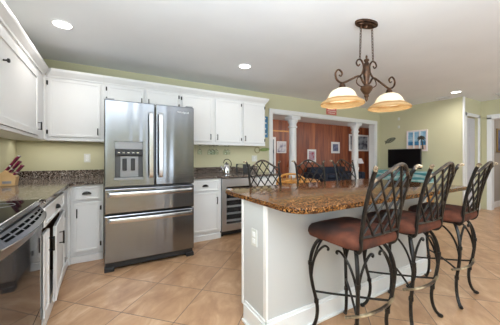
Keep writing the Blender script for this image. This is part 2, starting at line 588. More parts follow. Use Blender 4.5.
def obj(name, bm, m, parent=None, smooth=False, loc=None, local=False):
    bmesh.ops.recalc_face_normals(bm, faces=bm.faces[:])
    me = bpy.data.meshes.new(name)
    off = Vector((0, 0, 0))
    if parent is not None:
        off = ORG[parent.name] if not local else Vector((0, 0, 0))
    elif loc is not None:
        off = Vector(loc)
    if off.length > 0:
        bmesh.ops.translate(bm, verts=bm.verts[:], vec=-off)
    if smooth:
        for fc in bm.faces:
            fc.smooth = True
    bm.to_mesh(me)
    bm.free()
    if smooth:
        try:
            me.set_sharp_from_angle(angle=R(40))
        except Exception:
            pass
    me.materials.append(m)
    o = bpy.data.objects.new(name, me)
    COL.objects.link(o)
    if parent is not None:
        o.parent = parent
        ORG[o.name] = ORG[parent.name]
    else:
        o.location = off
        ORG[o.name] = off
    return o


def thing(name, label, cat, loc=(0, 0, 0), rz=0.0, group=None):
    o = bpy.data.objects.new(name, None)
    o.empty_display_size = 0.1
    COL.objects.link(o)
    o.location = loc
    o.rotation_euler = (0, 0, rz)
    ORG[o.name] = Vector(loc)
    o['label'] = label
    o['category'] = cat
    if group:
        o['group'] = group
    return o


def tag(o, label, cat, group=None):
    o['label'] = label
    o['category'] = cat
    if group:
        o['group'] = group
    return o


def struct(name, bm, m, smooth=False, parent=None):
    o = obj(name, bm, m, parent, smooth)
    if parent is None:
        o['kind'] = 'structure'
    return o


def copy_tree(o, parent=None):
    c = o.copy()
    COL.objects.link(c)
    if parent is not None:
        c.parent = parent
    for ch in [q for q in bpy.data.objects if q.parent == o]:
        copy_tree(ch, c)
    return c


# ------------------------------------------------------------------ setting
YB = 4.06      # back wall of the kitchen
XL = -0.97     # left wall
XR = 6.42      # television wall
XH = 7.38      # hall wall
OPX0, OPX1, OPZ = 2.86, 6.20, 2.06
T = 0.16

bm = nb()
box(bm, XL - 0.15, 11.2, -3.3, YB + T, -0.1, 0.0)
struct('floor', bm, M['floor'])
bm = nb()
box(bm, OPX0 - 1.4, 11.2, YB + T, 7.3, -0.1, 0.0)
struct('floor_den', bm, M['den_floor'])
bm = nb()
box(bm, XL - 0.15, 11.2, -3.3, YB + T, CEIL, CEIL + 0.1)
struct('ceiling', bm, M['ceiling'])
bm = nb()
box(bm, OPX0 - 1.4, 11.2, YB + T, 7.3, 2.5, 2.6)
struct('ceiling_den', bm, M['ceiling'])

bm = nb()
box(bm, XL, OPX0, YB, YB + T, 0, CEIL)
box(bm, OPX1, XR + 0.12, YB, YB + T, 0, CEIL)
box(bm, OPX0, OPX1, YB, YB + T, OPZ, CEIL)
struct('wall_back', bm, M['wall'])
bm = nb()
box(bm, XL - 0.15, XL, 0.75, YB + T, 0, CEIL)
box(bm, XL - 0.15, XL, -3.3, -2.45, 0, CEIL)
box(bm, XL - 0.15, XL, -2.45, 0.75, 0, 0.95)
box(bm, XL - 0.15, XL, -2.45, 0.75, 2.15, CEIL)
struct('wall_left', bm, M['wall'])
bm = nb()
box(bm, XR, XR + 0.12, 2.26, YB, 0, CEIL)
struct('wall_right', bm, M['wall'])
# wall at the end of the hall with a closed door
bm = nb()
box(bm, XR, 6.56, 2.24, 2.258, 0, CEIL)
box(bm, 6.56, 7.18, 2.24, 2.36, 2.05, CEIL)
box(bm, 7.18, XH, 2.24, 2.36, 0, CEIL)
box(bm, XR + 0.12, 6.56, 2.26, 2.36, 0, CEIL)
struct('wall_hall', bm, M['wall'])
bm = nb()
box(bm, 6.56, 7.18, 2.29, 2.33, 0.01, 2.04)
dh = struct('door_1', bm, M['door_grey'])
bm = nb()
for z0, z1 in ((0.25, 0.85), (1.0, 1.5), (1.62, 1.92)):
    for x0, x1 in ((6.63, 6.84), (6.90, 7.11)):
        box(bm, x0, x1, 2.28, 2.29, z0, z1, 0.004)
obj('door_panel', bm, M['door_grey'], dh)
bm = nb()
lathe(bm, [(0.0, 0), (0.025, 0.005), (0.028, 0.03), (0.015, 0.05), (0.0, 0.052)], seg=12, f=lambda x, y, z: (6.62 + x, 2.29 - z, 0.95 + y), cap=False)
obj('door_knob', bm, M['brass_worn'], dh, True)
bm = nb()
box(bm, 6.565, 6.575, 2.275, 2.29, 1.78, 1.88)
obj('hinge', bm, M['iron_pull'], dh)
bm = nb()
for x0, x1 in ((6.49, 6.56), (7.18, 7.25)):
    box(bm, x0, x1, 2.215, 2.24, 0, 2.12, 0.004)
box(bm, 6.49, 7.25, 2.215, 2.24, 2.05, 2.12, 0.004)
struct('trim_1', bm, M['trim'])
# corner bead where the television wall ends
bm = nb()
box(bm, XR - 0.006, XR + 0.045, 2.215, 2.245, 0, CEIL, 0.003)
struct('trim_2', bm, M['trim'])
# hall side wall with an opening into a further room
bm = nb()
box(bm, XH, XH + 0.12, 2.12, 2.36, 0, CEIL)
box(bm, XH, XH + 0.12, 1.05, 2.12, 2.06, CEIL)
box(bm, XH, XH + 0.12, -3.3, 1.05, 0, CEIL)
struct('wall_far', bm, M['wall'])
bm = nb()
box(bm, XH - 0.02, XH + 0.14, 2.06, 2.14, 0, 2.06, 0.003)
box(bm, XH - 0.02, XH + 0.14, 1.03, 1.11, 0, 2.06, 0.003)
box(bm, XH - 0.02, XH + 0.14, 1.03, 2.14, 2.02, 2.12, 0.003)
struct('trim_3', bm, M['trim'])
bm = nb()
box(bm, XH + 0.12, 11.0, 2.14, 2.3, 0, CEIL)
struct('wall_room', bm, M['taupe'])
bm = nb()
box(bm, 11.0, 11.15, -3.3, 2.3, 0, CEIL)
struct('wall_room_end', bm, M['taupe'])
bm = nb()
box(bm, XH + 0.14, 11.0, 2.12, 2.14, 0, 0.14, 0.004)
struct('baseboard_room', bm, M['trim'])
# rear wall behind the camera with windows
bm = nb()
ZS = [(XL - 0.15, 1.28, 0, CEIL), (1.28, 1.72, 2.3, CEIL), (1.28, 1.72, 0, 0.25), (1.72, 4.4, 0, CEIL), (4.4, 7.0, 2.3, CEIL), (4.4, 7.0, 0, 0.25), (7.0, 11.2, 0, CEIL)]
for x0, x1, z0, z1 in ZS:
    box(bm, x0, x1, -3.3, -3.2, z0, z1)
struct('wall_rear', bm, M['wall'])
for wi, (x0, x1, z0, z1, n) in enumerate(((1.28, 1.72, 0.25, 2.3, 1), (4.4, 7.0, 0.25, 2.3, 3))):
    bm = nb()
    for k in range(n + 1):
        xx = x0 + (x1 - x0) * k / n
        box(bm, max(x0, xx - 0.04), min(x1, xx + 0.04), -3.27, -3.2, z0, z1)
    box(bm, x0, x1, -3.27, -3.2, z0, z0 + 0.06)
    box(bm, x0, x1, -3.27, -3.2, z1 - 0.06, z1)
    struct('window_%d' % (wi + 1), bm, M['trim'])

# casing of the wide opening
bm = nb()
c = 0.085
box(bm, OPX0 - c, OPX0, YB - 0.022, YB, 0, OPZ + c, 0.004)
box(bm, OPX1, OPX1 + c, YB - 0.022, YB, 0, OPZ + c, 0.004)
box(bm, OPX0 - c, OPX1 + c, YB - 0.026, YB, OPZ, OPZ + c, 0.004)
box(bm, OPX0 - 0.005, OPX0 + 0.012, YB, YB + T, 0, OPZ)
box(bm, OPX1 - 0.012, OPX1 + 0.005, YB, YB + T, 0, OPZ)
box(bm, OPX0, OPX1, YB, YB + T, OPZ - 0.012, OPZ + 0.005)
struct('trim_4', bm, M['trim'])
# baseboards
bm = nb()
box(bm, OPX0 - 0.35, OPX0 - c, YB - 0.018, YB, 0, 0.13, 0.004)
struct('baseboard_back', bm, M['trim'])
bm = nb()
box(bm, XR - 0.018, XR, 2.28, YB - 0.02, 0, 0.13, 0.004)
struct('baseboard_right', bm, M['trim'])

# den beyond the opening
YD = 7.1
bm = nb()
box(bm, OPX0 - 1.4, 11.2, YD, YD + 0.1, 0, 2.5)
struct('wall_den_back', bm, M['panel_y'])
bm = nb()
box(bm, OPX0 - 1.5, OPX0 - 1.4, YB + T, YD, 0, 2.5)
struct('wall_den_left', bm, M['panel_x'])
bm = nb()
box(bm, 11.1, 11.2, YB + T, YD, 0, 2.5)
struct('wall_den_right', bm, M['panel_x'])
bm = nb()
box(bm, OPX0 - 1.4, 6.0, YD - 0.03, YD, 2.08, 2.13)
struct('trim_5', bm, M['wood_honey'])
# tall white-framed window in the den
bm = nb()
box(bm, 4.55, 5.12, YD - 0.05, YD, 0.35, 1.88, 0.005)
wd = struct('window_3', bm, M['trim'])
bm = nb()
box(bm, 4.63, 5.04, YD - 0.055, YD - 0.048, 0.43, 1.80)
obj('pane', bm, M['photo_grey'], wd)

# columns carrying the header
def column(x, label):
    t = thing('column', label, 'column', (x, YB + T / 2, 0), group='round white columns in the wide opening')
    r = 0.085
    bm = nb()
    prof = [(r * 1.02, 0.16)] + [(r * (1.02 - 0.12 * k / 10), 0.16 + (1.80 - 0.16) * k / 10) for k in range(11)]
    lathe(bm, prof, (x, YB + T / 2), 28)
    obj('shaft', bm, M['trim'], t, True)
    bm = nb()
    lathe(bm, [(0.08, 1.80), (0.098, 1.81), (0.098, 1.835), (0.08, 1.84), (0.08, 1.89), (0.105, 1.93), (0.112, 1.965), (0.112, 1.97)], (x, YB + T / 2), 28)
    box(bm, x - 0.115, x + 0.115, YB - 0.04, YB + T + 0.055, 1.97, OPZ - 0.014, 0.003)
    obj('capital', bm, M['trim'], t, True)
    bm = nb()
    lathe(bm, [(0.12, 0.05), (0.128, 0.08), (0.12, 0.11), (0.10, 0.125), (0.09, 0.16)], (x, YB + T / 2), 28)
    box(bm, x - 0.115, x + 0.115, YB - 0.04, YB + T + 0.055, 0.001, 0.055, 0.003)
    obj('base', bm, M['trim'], t, True)


column(3.45, 'round white column left of the coral sign, nearest the white wall cabinets')
column(5.50, 'round white column at the right end of the wide opening, near the television wall')


# ------------------------------------------------------------------ cabinets
def fy(plane):      # face looking towards -y ; local (u, w, z)
    return lambda u, w_, z: (u, plane - w_, z)


def fx(plane, hinge=None, ang=0.0):      # face looking towards +x ; local u is y
    def g(u, w_, z):
        if hinge is None:
            return (plane + w_, u, z)
        du = u - hinge
        return (plane + w_ * math.cos(ang) - du * math.sin(ang), hinge + du * math.cos(ang) + w_ * math.sin(ang) , z)
    return g


def panel_bm(u0, u1, z0, z1, f, fr=0.03, t=0.02):
    bm = nb()
    box(bm, u0, u1, 0, t - 0.008, z0, z1, 0, f)
    box(bm, u0, u0 + fr, 0, t, z0, z1, 0.003, f)
    box(bm, u1 - fr, u1, 0, t, z0, z1, 0.003, f)
    box(bm, u0 + fr - 0.001, u1 - fr + 0.001, 0, t, z0, z0 + fr, 0.003, f)
    box(bm, u0 + fr - 0.001, u1 - fr + 0.001, 0, t, z1 - fr, z1, 0.003, f)
    # bead inside the frame
    g = fr + 0.012
    if False and u1 - u0 > 4 * g and z1 - z0 > 4 * g:
        box(bm, u0 + g, u1 - g, 0, t - 0.004, z0 + g, z1 - g, 0.004, f)
    return bm


def bar_pull(parent, u, z, f, L=0.10, base=0.02, vertical=True):
    bm = nb()
    h = L / 2
    if vertical:
        pts = [(u, base + 0.0, z - h + 0.008), (u, base + 0.028, z - h + 0.008)]
        pts2 = [(u, base + 0.0, z + h - 0.008), (u, base + 0.028, z + h - 0.008)]
        bar = [(u, base + 0.028, z - h), (u, base + 0.028, z + h)]
    tube(bm, [f(*p) for p in pts], 0.0042, 8)
    tube(bm, [f(*p) for p in pts2], 0.0042, 8)
    tube(bm, [f(*p) for p in bar], 0.0062, 8)
    obj('bar_pull', bm, M['iron_pull'], parent, True)


def cup_pull(parent, u, z, f, base=0.02):
    bm = nb()
    rings = []
    for i in range(7):
        a = R(90 * i / 6)
        ring = []
        for k in range(13):
            b = R(180 * k / 12)
            ring.append(bm.verts.new(f(u + 0.045 * math.cos(b) * math.cos(a), base + 0.002 + 0.026 * math.sin(a), z - 0.012 + 0.032 * math.sin(b) * math.cos(a))))
        rings.append(ring)
    for A, B in zip(rings, rings[1:]):
        for k in range(12):
            bm.faces.new((A[k], A[k + 1], B[k + 1], B[k]))
    bmesh.ops.remove_doubles(bm, verts=bm.verts[:], dist=0.0004)
    bmesh.ops.solidify(bm, geom=bm.faces[:], thickness=0.003)
    obj('cup_pull', bm, M['iron_pull'], parent, True)


def hinges(parent, u, zs, f, base=0.0):
    for z in zs:
        bm = nb()
        box(bm, u - 0.008, u + 0.008, base, base + 0.024, z - 0.024, z + 0.024, 0.003, f)
        obj('hinge', bm, M['iron_pull'], parent)


def crown_y(t, x0, x1, plane, miter0=0, miter1=0, ret=None):
    """crown molding along x on a face looking to -y; mitres lengthen the outer edge"""
    prof = [(0, 2.12), (0.012, 2.12), (0.015, 2.135), (0.03, 2.155), (0.05, 2.185), (0.055, 2.205), (0.055, 2.215), (0, 2.215)]
    bm = nb()
    A = [bm.verts.new((x0 + (-w_ if miter0 < 0 else w_ if miter0 > 0 else 0), plane - w_, z)) for w_, z in prof]
    B = [bm.verts.new((x1 + (w_ if miter1 > 0 else 0), plane - w_, z)) for w_, z in prof]
    n = len(prof)
    for i in range(n):
        bm.faces.new((A[i], A[(i + 1) % n], B[(i + 1) % n], B[i]))
    bm.faces.new(A)
    bm.faces.new(B)
    if ret:
        A = B
        A = [bm.verts.new((x1 + w_, plane - w_, z)) for w_, z in prof]
        B = [bm.verts.new((x1 + w_, ret, z)) for w_, z in prof]
        for i in range(n):
            bm.faces.new((A[i], A[(i + 1) % n], B[(i + 1) % n], B[i]))
        bm.faces.new(A)
        bm.faces.new(B)
    obj('crown_molding', bm, M['cab'], t)


UF = 3.69   # front plane of the wall cabinets on the back wall
UB, UT = 1.385, 2.14


def upper(x0, x1, label, doors, z0=UB, m0=0, m1=0, ret=None):
    t = thing('wall_cabinet', label, 'cabinet', ((x0 + x1) / 2, YB - 0.002, z0), group='white wall cabinets')
    bm = nb()
    box(bm, x0, x1, UF, YB - 0.002, z0, UT)
    obj('body', bm, M['cab'], t)
    crown_y(t, x0, x1, UF, m0, m1, ret)
    if z0 == UB:
        bm = nb()
        box(bm, x0, x1, UF - 0.012, UF, z0 - 0.012, z0 + 0.018, 0.003)
        obj('light_rail', bm, M['cab'], t)
    f = fy(UF)
    for (a, b, hside, pull) in doors:
        d = obj('door', panel_bm(a, b, z0 + 0.035, 2.105, f), M['cab'], t)
        hz = (z0 + 0.09, 2.05) if z0 == UB else (z0 + 0.13, 2.06)
        hinges(d, a - 0.008 if hside < 0 else b + 0.008, hz, f)
        zz = z0 + 0.11 if z0 == UB else z0 + 0.135
        bar_pull(d, b - 0.03 if hside < 0 else a + 0.03, zz, f, 0.085)
    return t


upper(-0.62, -0.04, 'white single door wall cabinet in the corner, left of the refrigerator', [(-0.60, -0.075, -1, 1)], m0=1)
upper(-0.038, 0.93, 'short white double door cabinet above the refrigerator', [(-0.002, 0.435, -1, 1), (0.465, 0.905, 1, 1)], z0=1.80)
upper(0.932, 1.455, 'white single door wall cabinet just right of the refrigerator', [(0.96, 1.43, -1, 1)])
upper(1.457, 2.44, 'white double door wall cabinet at the right end, above the wine cooler', [(1.485, 1.945, 1, 1), (1.99, 2.415, 1, 1)], m1=1, ret=YB - 0.002)

# left wall cabinet
LF = -0.645
t = thing('wall_cabinet', 'white wall cabinet on the left wall, cut by the left edge of the picture', 'cabinet', (XL + 0.002, 2.9, UB), group='white wall cabinets')
bm = nb()
box(bm, XL + 0.002, LF, 2.10, YB - 0.004, UB, UT)
obj('body', bm, M['cab'], t)
prof = [(0, 2.12), (0.012, 2.12), (0.015, 2.135), (0.03, 2.155), (0.05, 2.185), (0.055, 2.205), (0.055, 2.215), (0, 2.215)]
bm = nb()
A = [bm.verts.new((LF + w_, 2.10, z)) for w_, z in prof]
B = [bm.verts.new((LF + w_, UF - w_, z)) for w_, z in prof]
for i in range(len(prof)):
    bm.faces.new((A[i], A[(i + 1) % 8], B[(i + 1) % 8], B[i]))
bm.faces.new(A)
bm.faces.new(B)
obj('crown_molding', bm, M['cab'], t)
f = fx(LF)
d = obj('door', panel_bm(2.13, 3.36, UB + 0.02, 2.06, f, 0.06), M['cab'], t)
bm = nb()
lathe(bm, [(0.006, 0.0), (0.006, 0.018), (0.016, 0.026), (0.014, 0.036), (0.004, 0.039)], seg=14, f=lambda x, y, z: (LF + 0.012 + z, 2.36 + x, 1.86 + y))
obj('knob', bm, M['iron_pull'], d, True)
bar_pull(d, 3.33, UB + 0.12, f, 0.085)
bm = nb()
box(bm, 2.10, 3.67, 0, 0.012, UB - 0.012, UB + 0.018, 0.003, f)
obj('light_rail', bm, M['cab'], t)
# corner filler strip belongs to this cabinet
bm = nb()
box(bm, LF, -0.622, UF, UF + 0.02, UB, UT)
obj('filler_strip', bm, M['cab'], t)

# base cabinets
BF = 3.33     # front plane of back-run bases
CT = 0.872    # underside of the countertop


def molding(bm, u0, u1, f):
    box(bm, u0, u1, -0.04, -0.02, 0.001, 0.10, 0, f)
    box(bm, u0, u1, -0.025, 0.004, 0.001, 0.075, 0.003, f)


def base_back(x0, x1, label, dr, hside):
    t = thing('base_cabinet', label, 'cabinet', ((x0 + x1) / 2, 3.7, 0), group='white base cabinets')
    bm = nb()
    box(bm, x0, x1, BF, YB - 0.003, 0.10, CT)
    box(bm, x0, x1, BF + 0.03, YB - 0.003, 0.001, 0.10)
    obj('body', bm, M['cab'], t)
    f = fy(BF)
    bm = nb()
    molding(bm, x0, x1, f)
    obj('base_molding', bm, M['cab'], t)
    a, b = dr
    d = obj('drawer', panel_bm(a, b, 0.70, 0.845, f, 0.022), M['cab'], t)
    cup_pull(d, (a + b) / 2, 0.775, f)
    d = obj('door', panel_bm(a, b, 0.125, 0.672, f), M['cab'], t)
    hinges(d, a - 0.008 if hside < 0 else b + 0.008, (0.19, 0.60), f)
    bar_pull(d, b - 0.035 if hside < 0 else a + 0.035, 0.56, f)
    return t


base_back(-0.35, -0.042, 'white base cabinet in the corner, left of the refrigerator', (-0.325, -0.075), 1)
base_back(0.945, 1.432, 'white base cabinet between the refrigerator and the wine cooler', (0.985, 1.395), -1)

# end cabinet beyond the wine cooler
t = thing('base_cabinet', 'white base cabinet right of the wine cooler, seen through the first far stool', 'cabinet', (2.25, 3.7, 0), group='white base cabinets')
bm = nb()
box(bm, 2.052, 2.47, BF, YB - 0.003, 0.10, CT)
box(bm, 2.052, 2.47, BF + 0.03, YB - 0.003, 0.001, 0.10)
obj('body', bm, M['cab'], t)
f = fy(BF)
obj('drawer', panel_bm(2.08, 2.44, 0.70, 0.845, f, 0.022), M['cab'], t)
obj('door', panel_bm(2.08, 2.44, 0.125, 0.672, f), M['cab'], t)

# left run
LB = -0.375
t = thing('base_cabinet', 'white base cabinet beside the range, its wide door hanging slightly open', 'cabinet', (-0.66, 2.7, 0), group='white base cabinets')
bm = nb()
box(bm, XL + 0.003, XL + 0.02, 2.055, YB - 0.004, 0.10, CT)           # back
box(bm, XL + 0.02, LB, 2.055, 2.073, 0.10, CT)                        # near side
box(bm, XL + 0.02, LB, 2.96, YB - 0.004, 0.10, CT)                    # corner block
box(bm, XL + 0.02, LB, 2.073, 2.96, 0.10, 0.118)                      # bottom
box(bm, XL + 0.02, LB, 2.073, 2.96, 0.70, CT)                         # drawer box
box(bm, XL + 0.02, LB - 0.06, 2.055, YB - 0.004, 0.001, 0.10)
box(bm, LB, -0.352, 3.31, 3.35, 0.001, CT)                            # corner stile
obj('body', bm, M['cab'], t)
bm = nb()
box(bm, XL + 0.022, XL + 0.03, 2.075, 2.955, 0.12, 0.698)
box(bm, XL + 0.03, LB - 0.022, 2.945, 2.958, 0.12, 0.698)
obj('inside', bm, M['cab_in'], t)
f = fx(LB)
bm = nb()
molding(bm, 2.055, 3.31, f)
obj('base_molding', bm, M['cab'], t)
d = obj('drawer', panel_bm(2.08, 2.93, 0.715, 0.845, f, 0.022), M['cab'], t)
cup_pull(d, 2.50, 0.785, f)
d = obj('door', panel_bm(2.062, 2.235, 0.125, 0.675, f, 0.03), M['cab'], t)
bar_pull(d, 2.205, 0.57, f)
f2 = fx(LB, 2.95, R(2.8))
d = obj('door', panel_bm(2.275, 2.95, 0.125, 0.672, f2, 0.03), M['cab'], t)
d['label'] = 'white cabinet door standing ajar'
bar_pull(d, 2.46, 0.54, f2)
hinges(d, 2.955, (0.19, 0.62), f)

# countertops
bm = nb()
prism(bm, [(XL + 0.002, 2.052), (-0.345, 2.052), (-0.345, 3.19), (-0.315, 3.285), (-0.040, 3.285), (-0.040, YB - 0.002), (XL + 0.002, YB - 0.002)], CT + 0.002, 0.905, 0.005)
t = thing('countertop', 'brown granite countertop around the left corner, from range to refrigerator', 'countertop', (-0.6, 3.3, CT), group='granite countertops')
obj('slab', bm, M['granite2'], t)
bm = nb()
box(bm, XL + 0.024, -0.042, YB - 0.024, YB - 0.002, 0.9055, 1.005, 0.002)
box(bm, XL + 0.002, XL + 0.024, 2.055, YB - 0.002, 0.9055, 1.005, 0.002)
obj('backsplash', bm, M['granite2'], t)
t = thing('countertop', 'brown granite countertop between the refrigerator and the wide opening', 'countertop', (1.7, 3.7, CT), group='granite countertops')
bm = nb()
prism(bm, [(0.945, 3.285), (2.50, 3.285), (2.50, YB - 0.002), (0.945, YB - 0.002)], CT + 0.002, 0.905, 0.005)
obj('slab', bm, M['granite2'], t)
bm = nb()
box(bm, 0.945, 2.50, YB - 0.024, YB - 0.002, 0.9055, 1.005, 0.002)
obj('backsplash', bm, M['granite2'], t)

# ------------------------------------------------------------------ refrigerator
t = thing('refrigerator', 'stainless steel french door refrigerator with water dispenser', 'refrigerator', (0.43, 3.3, 0))
FX0, FX1, FF = -0.028, 0.898, 2.895
bm = nb()
box(bm, FX0 + 0.004, FX1 - 0.004, FF + 0.085, 3.66, 0.05, 1.745)
obj('body', bm, M['steel_side'], t)
MX = 0.459
dz0, dz1 = 0.868, 1.768
# left door with the dispenser recess
hx0, hx1, hz0, hz1 = 0.062, 0.336, 0.945, 1.345
bm = nb()
xs = [FX0, hx0, hx1, MX - 0.004]
zs = [dz0, hz0, hz1, dz1]
outer = rrect(FX0, MX - 0.004, dz0, dz1, 0.012, 4)


def ringface(outer_rect, hole, y):
    (a0, a1, c0, c1), (b0, b1, d0, d1) = outer_rect, hole
    o = [bm.verts.new(p) for p in ((a0, y, c0), (a1, y, c0), (a1, y, c1), (a0, y, c1))]
    h = [bm.verts.new(p) for p in ((b0, y, d0), (b1, y, d0), (b1, y, d1), (b0, y, d1))]
    for i in range(4):
        bm.faces.new((o[i], o[(i + 1) % 4], h[(i + 1) % 4], h[i]))
    return o, h


o1, h1 = ringface((FX0, MX - 0.004, dz0, dz1), (hx0, hx1, hz0, hz1), FF)
ob = [bm.verts.new((v.co.x, FF + 0.075, v.co.z)) for v in o1]
hb = [bm.verts.new((v.co.x, FF + 0.055, v.co.z)) for v in h1]
for i in range(4):
    bm.faces.new((o1[i], o1[(i + 1) % 4], ob[(i + 1) % 4], ob[i]))
bm.faces.new(ob)
side = [e for e in bm.edges if (e.verts[0] in o1 and e.verts[1] in o1)]
vert = [e for e in bm.edges if (e.verts[0] in o1 and e.verts[1] in ob) or (e.verts[1] in o1 and e.verts[0] in ob)]
bm.faces.new(hb)
for i in range(4):
    bm.faces.new((h1[i], h1[(i + 1) % 4], hb[(i + 1) % 4], hb[i]))
bmesh.ops.bevel(bm, geom=side, offset=0.010, segments=3, affect='EDGES', profile=0.5)
dl = obj('door', bm, M['steel'], t)
dl['label'] = 'left refrigerator door with water dispenser'
# dispenser pieces
bm = nb()
box(bm, hx0 + 0.002, hx1 - 0.002, FF + 0.012, FF + 0.052, hz1 - 0.085, hz1 - 0.002, 0.004)
obj('dispenser_hood', bm, M['disp_l'], dl)
bm = nb()
box(bm, hx0 + 0.001, hx1 - 0.001, FF + 0.0545, FF + 0.0548, hz0, hz1)
for xx in (hx0, hx1 - 0.002):
    box(bm, xx, xx + 0.002, FF + 0.004, FF + 0.054, hz0, hz1)
box(bm, hx0, hx1, FF + 0.004, FF + 0.054, hz0, hz0 + 0.002)
obj('recess_liner', bm, M['disp'], dl)
bm = nb()
box(bm, hx0 + 0.002, hx1 - 0.002, FF + 0.002, FF + 0.054, hz1 - 0.15, hz1 - 0.088, 0.01)
cp = obj('control_panel', bm, M['black_plastic'], dl)
for k in range(5):
    bm = nb()
    box(bm, hx0 + 0.03 + k * 0.045, hx0 + 0.052 + k * 0.045, FF - 0.0005, FF + 0.001, hz1 - 0.125, hz1 - 0.115)
    obj('button', bm, M['steel_h'], cp)
bm = nb()
box(bm, hx0 + 0.055, hx1 - 0.045, FF + 0.035, FF + 0.054, hz0 + 0.02, hz1 - 0.155, 0.004)
bp_ = obj('back_panel', bm, M['disp_l'], dl)
for x0 in (hx0 + 0.075, hx0 + 0.155):
    bm = nb()
    box(bm, x0, x0 + 0.042, FF + 0.02, FF + 0.036, hz0 + 0.09, hz0 + 0.22, 0.006)
    obj('paddle', bm, M['black_plastic'], bp_)
bm = nb()
box(bm, hx0 - 0.004, hx1 + 0.004, FF - 0.012, FF + 0.05, hz0 - 0.005, hz0 + 0.018, 0.004)
obj('drip_tray', bm, M['disp_l'], dl)
bm = nb()
for (a0, a1, c0, c1) in ((hx0 - 0.006, hx0 + 0.004, hz0, hz1), (hx1 - 0.004, hx1 + 0.006, hz0, hz1), (hx0 - 0.006, hx1 + 0.006, hz1 - 0.004, hz1 + 0.006)):
    box(bm, a0, a1, FF - 0.003, FF + 0.03, c0, c1)
obj('dispenser_bezel', bm, M['steel'], dl)
bm = nb()
box(bm, MX + 0.004, FX1, FF, FF + 0.075, dz0, dz1, 0.010)
dr_ = obj('door', bm, M['steel'], t)
dr_['label'] = 'right refrigerator door with small maker lettering'
# maker lettering, small and pale near the top of the right door
cu = bpy.data.curves.new('lettering', 'FONT')
cu.body = 'Whirlpool'
cu.size = 0.032
cu.extrude = 0.0006
cu.materials.append(M['white'])
tmp = bpy.data.objects.new('lettering_outline', cu)
COL.objects.link(tmp)
bpy.context.view_layer.update()
me = bpy.data.meshes.new_from_object(tmp.evaluated_get(bpy.context.evaluated_depsgraph_get()))
bpy.data.objects.remove(tmp)
lo = bpy.data.objects.new('lettering', me)
COL.objects.link(lo)
lo.parent = dr_
lo.rotation_euler = (R(90), 0, 0)
lo.location = Vector((0.70, FF - 0.0015, 1.690)) - ORG[t.name]


def flatbar(bm, pts, wd, hw, ht):
    P = smoothpts(pts, 6)
    W = Vector(wd)
    rings = []
    for i in range(len(P)):
        tt = (P[min(i + 1, len(P) - 1)] - P[max(i - 1, 0)]).normalized()
        nn = tt.cross(W).normalized()
        rings.append([bm.verts.new(P[i] + W * hw * a + nn * ht * b) for a, b in ((1, 0.5), (0.8, 1), (-0.8, 1), (-1, 0.5), (-1, -0.5), (-0.8, -1), (0.8, -1), (1, -0.5))])
    for A, B in zip(rings, rings[1:]):
        for k in range(8):
            bm.faces.new((A[k], A[(k + 1) % 8], B[(k + 1) % 8], B[k]))
    bm.faces.new(rings[0][::-1])
    bm.faces.new(rings[-1])


for x, dd in ((MX - 0.048, dl), (MX + 0.052, dr_)):
    bm = nb()
    y = FF - 0.045
    pts = [(x, FF + 0.001, 0.965), (x, FF - 0.028, 0.965), (x, y, 1.0), (x, y - 0.006, 1.3), (x, y, 1.62), (x, FF - 0.028, 1.66), (x, FF + 0.001, 1.66)]
    flatbar(bm, pts, (1, 0, 0), 0.021, 0.008)
    obj('handle', bm, M['steel_h'], dd, True)
for (z0, z1, hz) in ((0.592, 0.852, 0.795), (0.092, 0.576, 0.53)):
    bm = nb()
    box(bm, FX0, FX1, FF, FF + 0.075, z0, z1, 0.010)
    dw = obj('drawer', bm, M['steel'], t)
    a, b = FX0 + 0.035, FX1 - 0.035
    bm = nb()
    pts = [(a, FF + 0.001, hz), (a + 0.005, FF - 0.035, hz), (a + 0.05, FF - 0.05, hz), ((a + b) / 2, FF - 0.066, hz), (b - 0.05, FF - 0.05, hz), (b - 0.005, FF - 0.035, hz), (b, FF + 0.001, hz)]
    flatbar(bm, pts, (0, 0, 1), 0.024, 0.008)
    obj('handle', bm, M['steel_h'], dw, True)
bm = nb()
box(bm, FX0 + 0.01, FX1 - 0.01, FF + 0.03, FF + 0.10, 0.03, 0.088)
obj('kick_grille', bm, M['black_plastic'], t)
for x in (FX0 + 0.045, FX1 - 0.045):
    bm = nb()
    box(bm, x - 0.045, x + 0.045, FF + 0.005, FF + 0.09, 0.001, 0.045, 0.006)
    obj('foot', bm, M['black_plastic'], t)
for x in (FX0 + 0.05, FX1 - 0.05):
    bm = nb()
    box(bm, x - 0.04, x + 0.04, FF + 0.02, FF + 0.14, 1.7685, 1.785, 0.004)
    obj('hinge_cover', bm, M['grey_plastic'], t)

# ------------------------------------------------------------------ wine cooler
t = thing('wine_cooler', 'stainless under-counter wine cooler with glass door', 'wine cooler', (1.745, 3.6, 0))
wx0, wx1 = 1.44, 2.044
WF = BF - 0.02
bm = nb()
box(bm, wx0, wx1, WF + 0.045, YB - 0.05, 0.09, 0.862)
obj('body', bm, M['black_plastic'], t)
bm = nb()
box(bm, wx0, wx1, WF, WF + 0.042, 0.74, 0.862, 0.004)
box(bm, wx0, wx1, WF, WF + 0.042, 0.09, 0.19, 0.004)
box(bm, wx0, wx0 + 0.075, WF, WF + 0.042, 0.19, 0.74, 0.003)
box(bm, wx1 - 0.075, wx1, WF, WF + 0.042, 0.19, 0.74, 0.003)
dw = obj('door', bm, M['steel_l'], t)
bm = nb()
box(bm, wx0 + 0.075, wx1 - 0.075, WF + 0.008, WF + 0.014, 0.19, 0.74)
obj('glass_pane', bm, mat('smoked_glass', (0.03, 0.03, 0.035), 0.06, 0, 0.7, **{'Alpha': 0.25}), dw)
for k in range(5):
    z = 0.22 + k * 0.105
    bm = nb()
    box(bm, wx0 + 0.08, wx1 - 0.08, WF + 0.02, WF + 0.040, z, z + 0.028)
    obj('shelf', bm, M['shelf_grey'], t)
bm = nb()
box(bm, wx0 + 0.01, wx1 - 0.01, WF + 0.06, WF + 0.12, 0.02, 0.088)
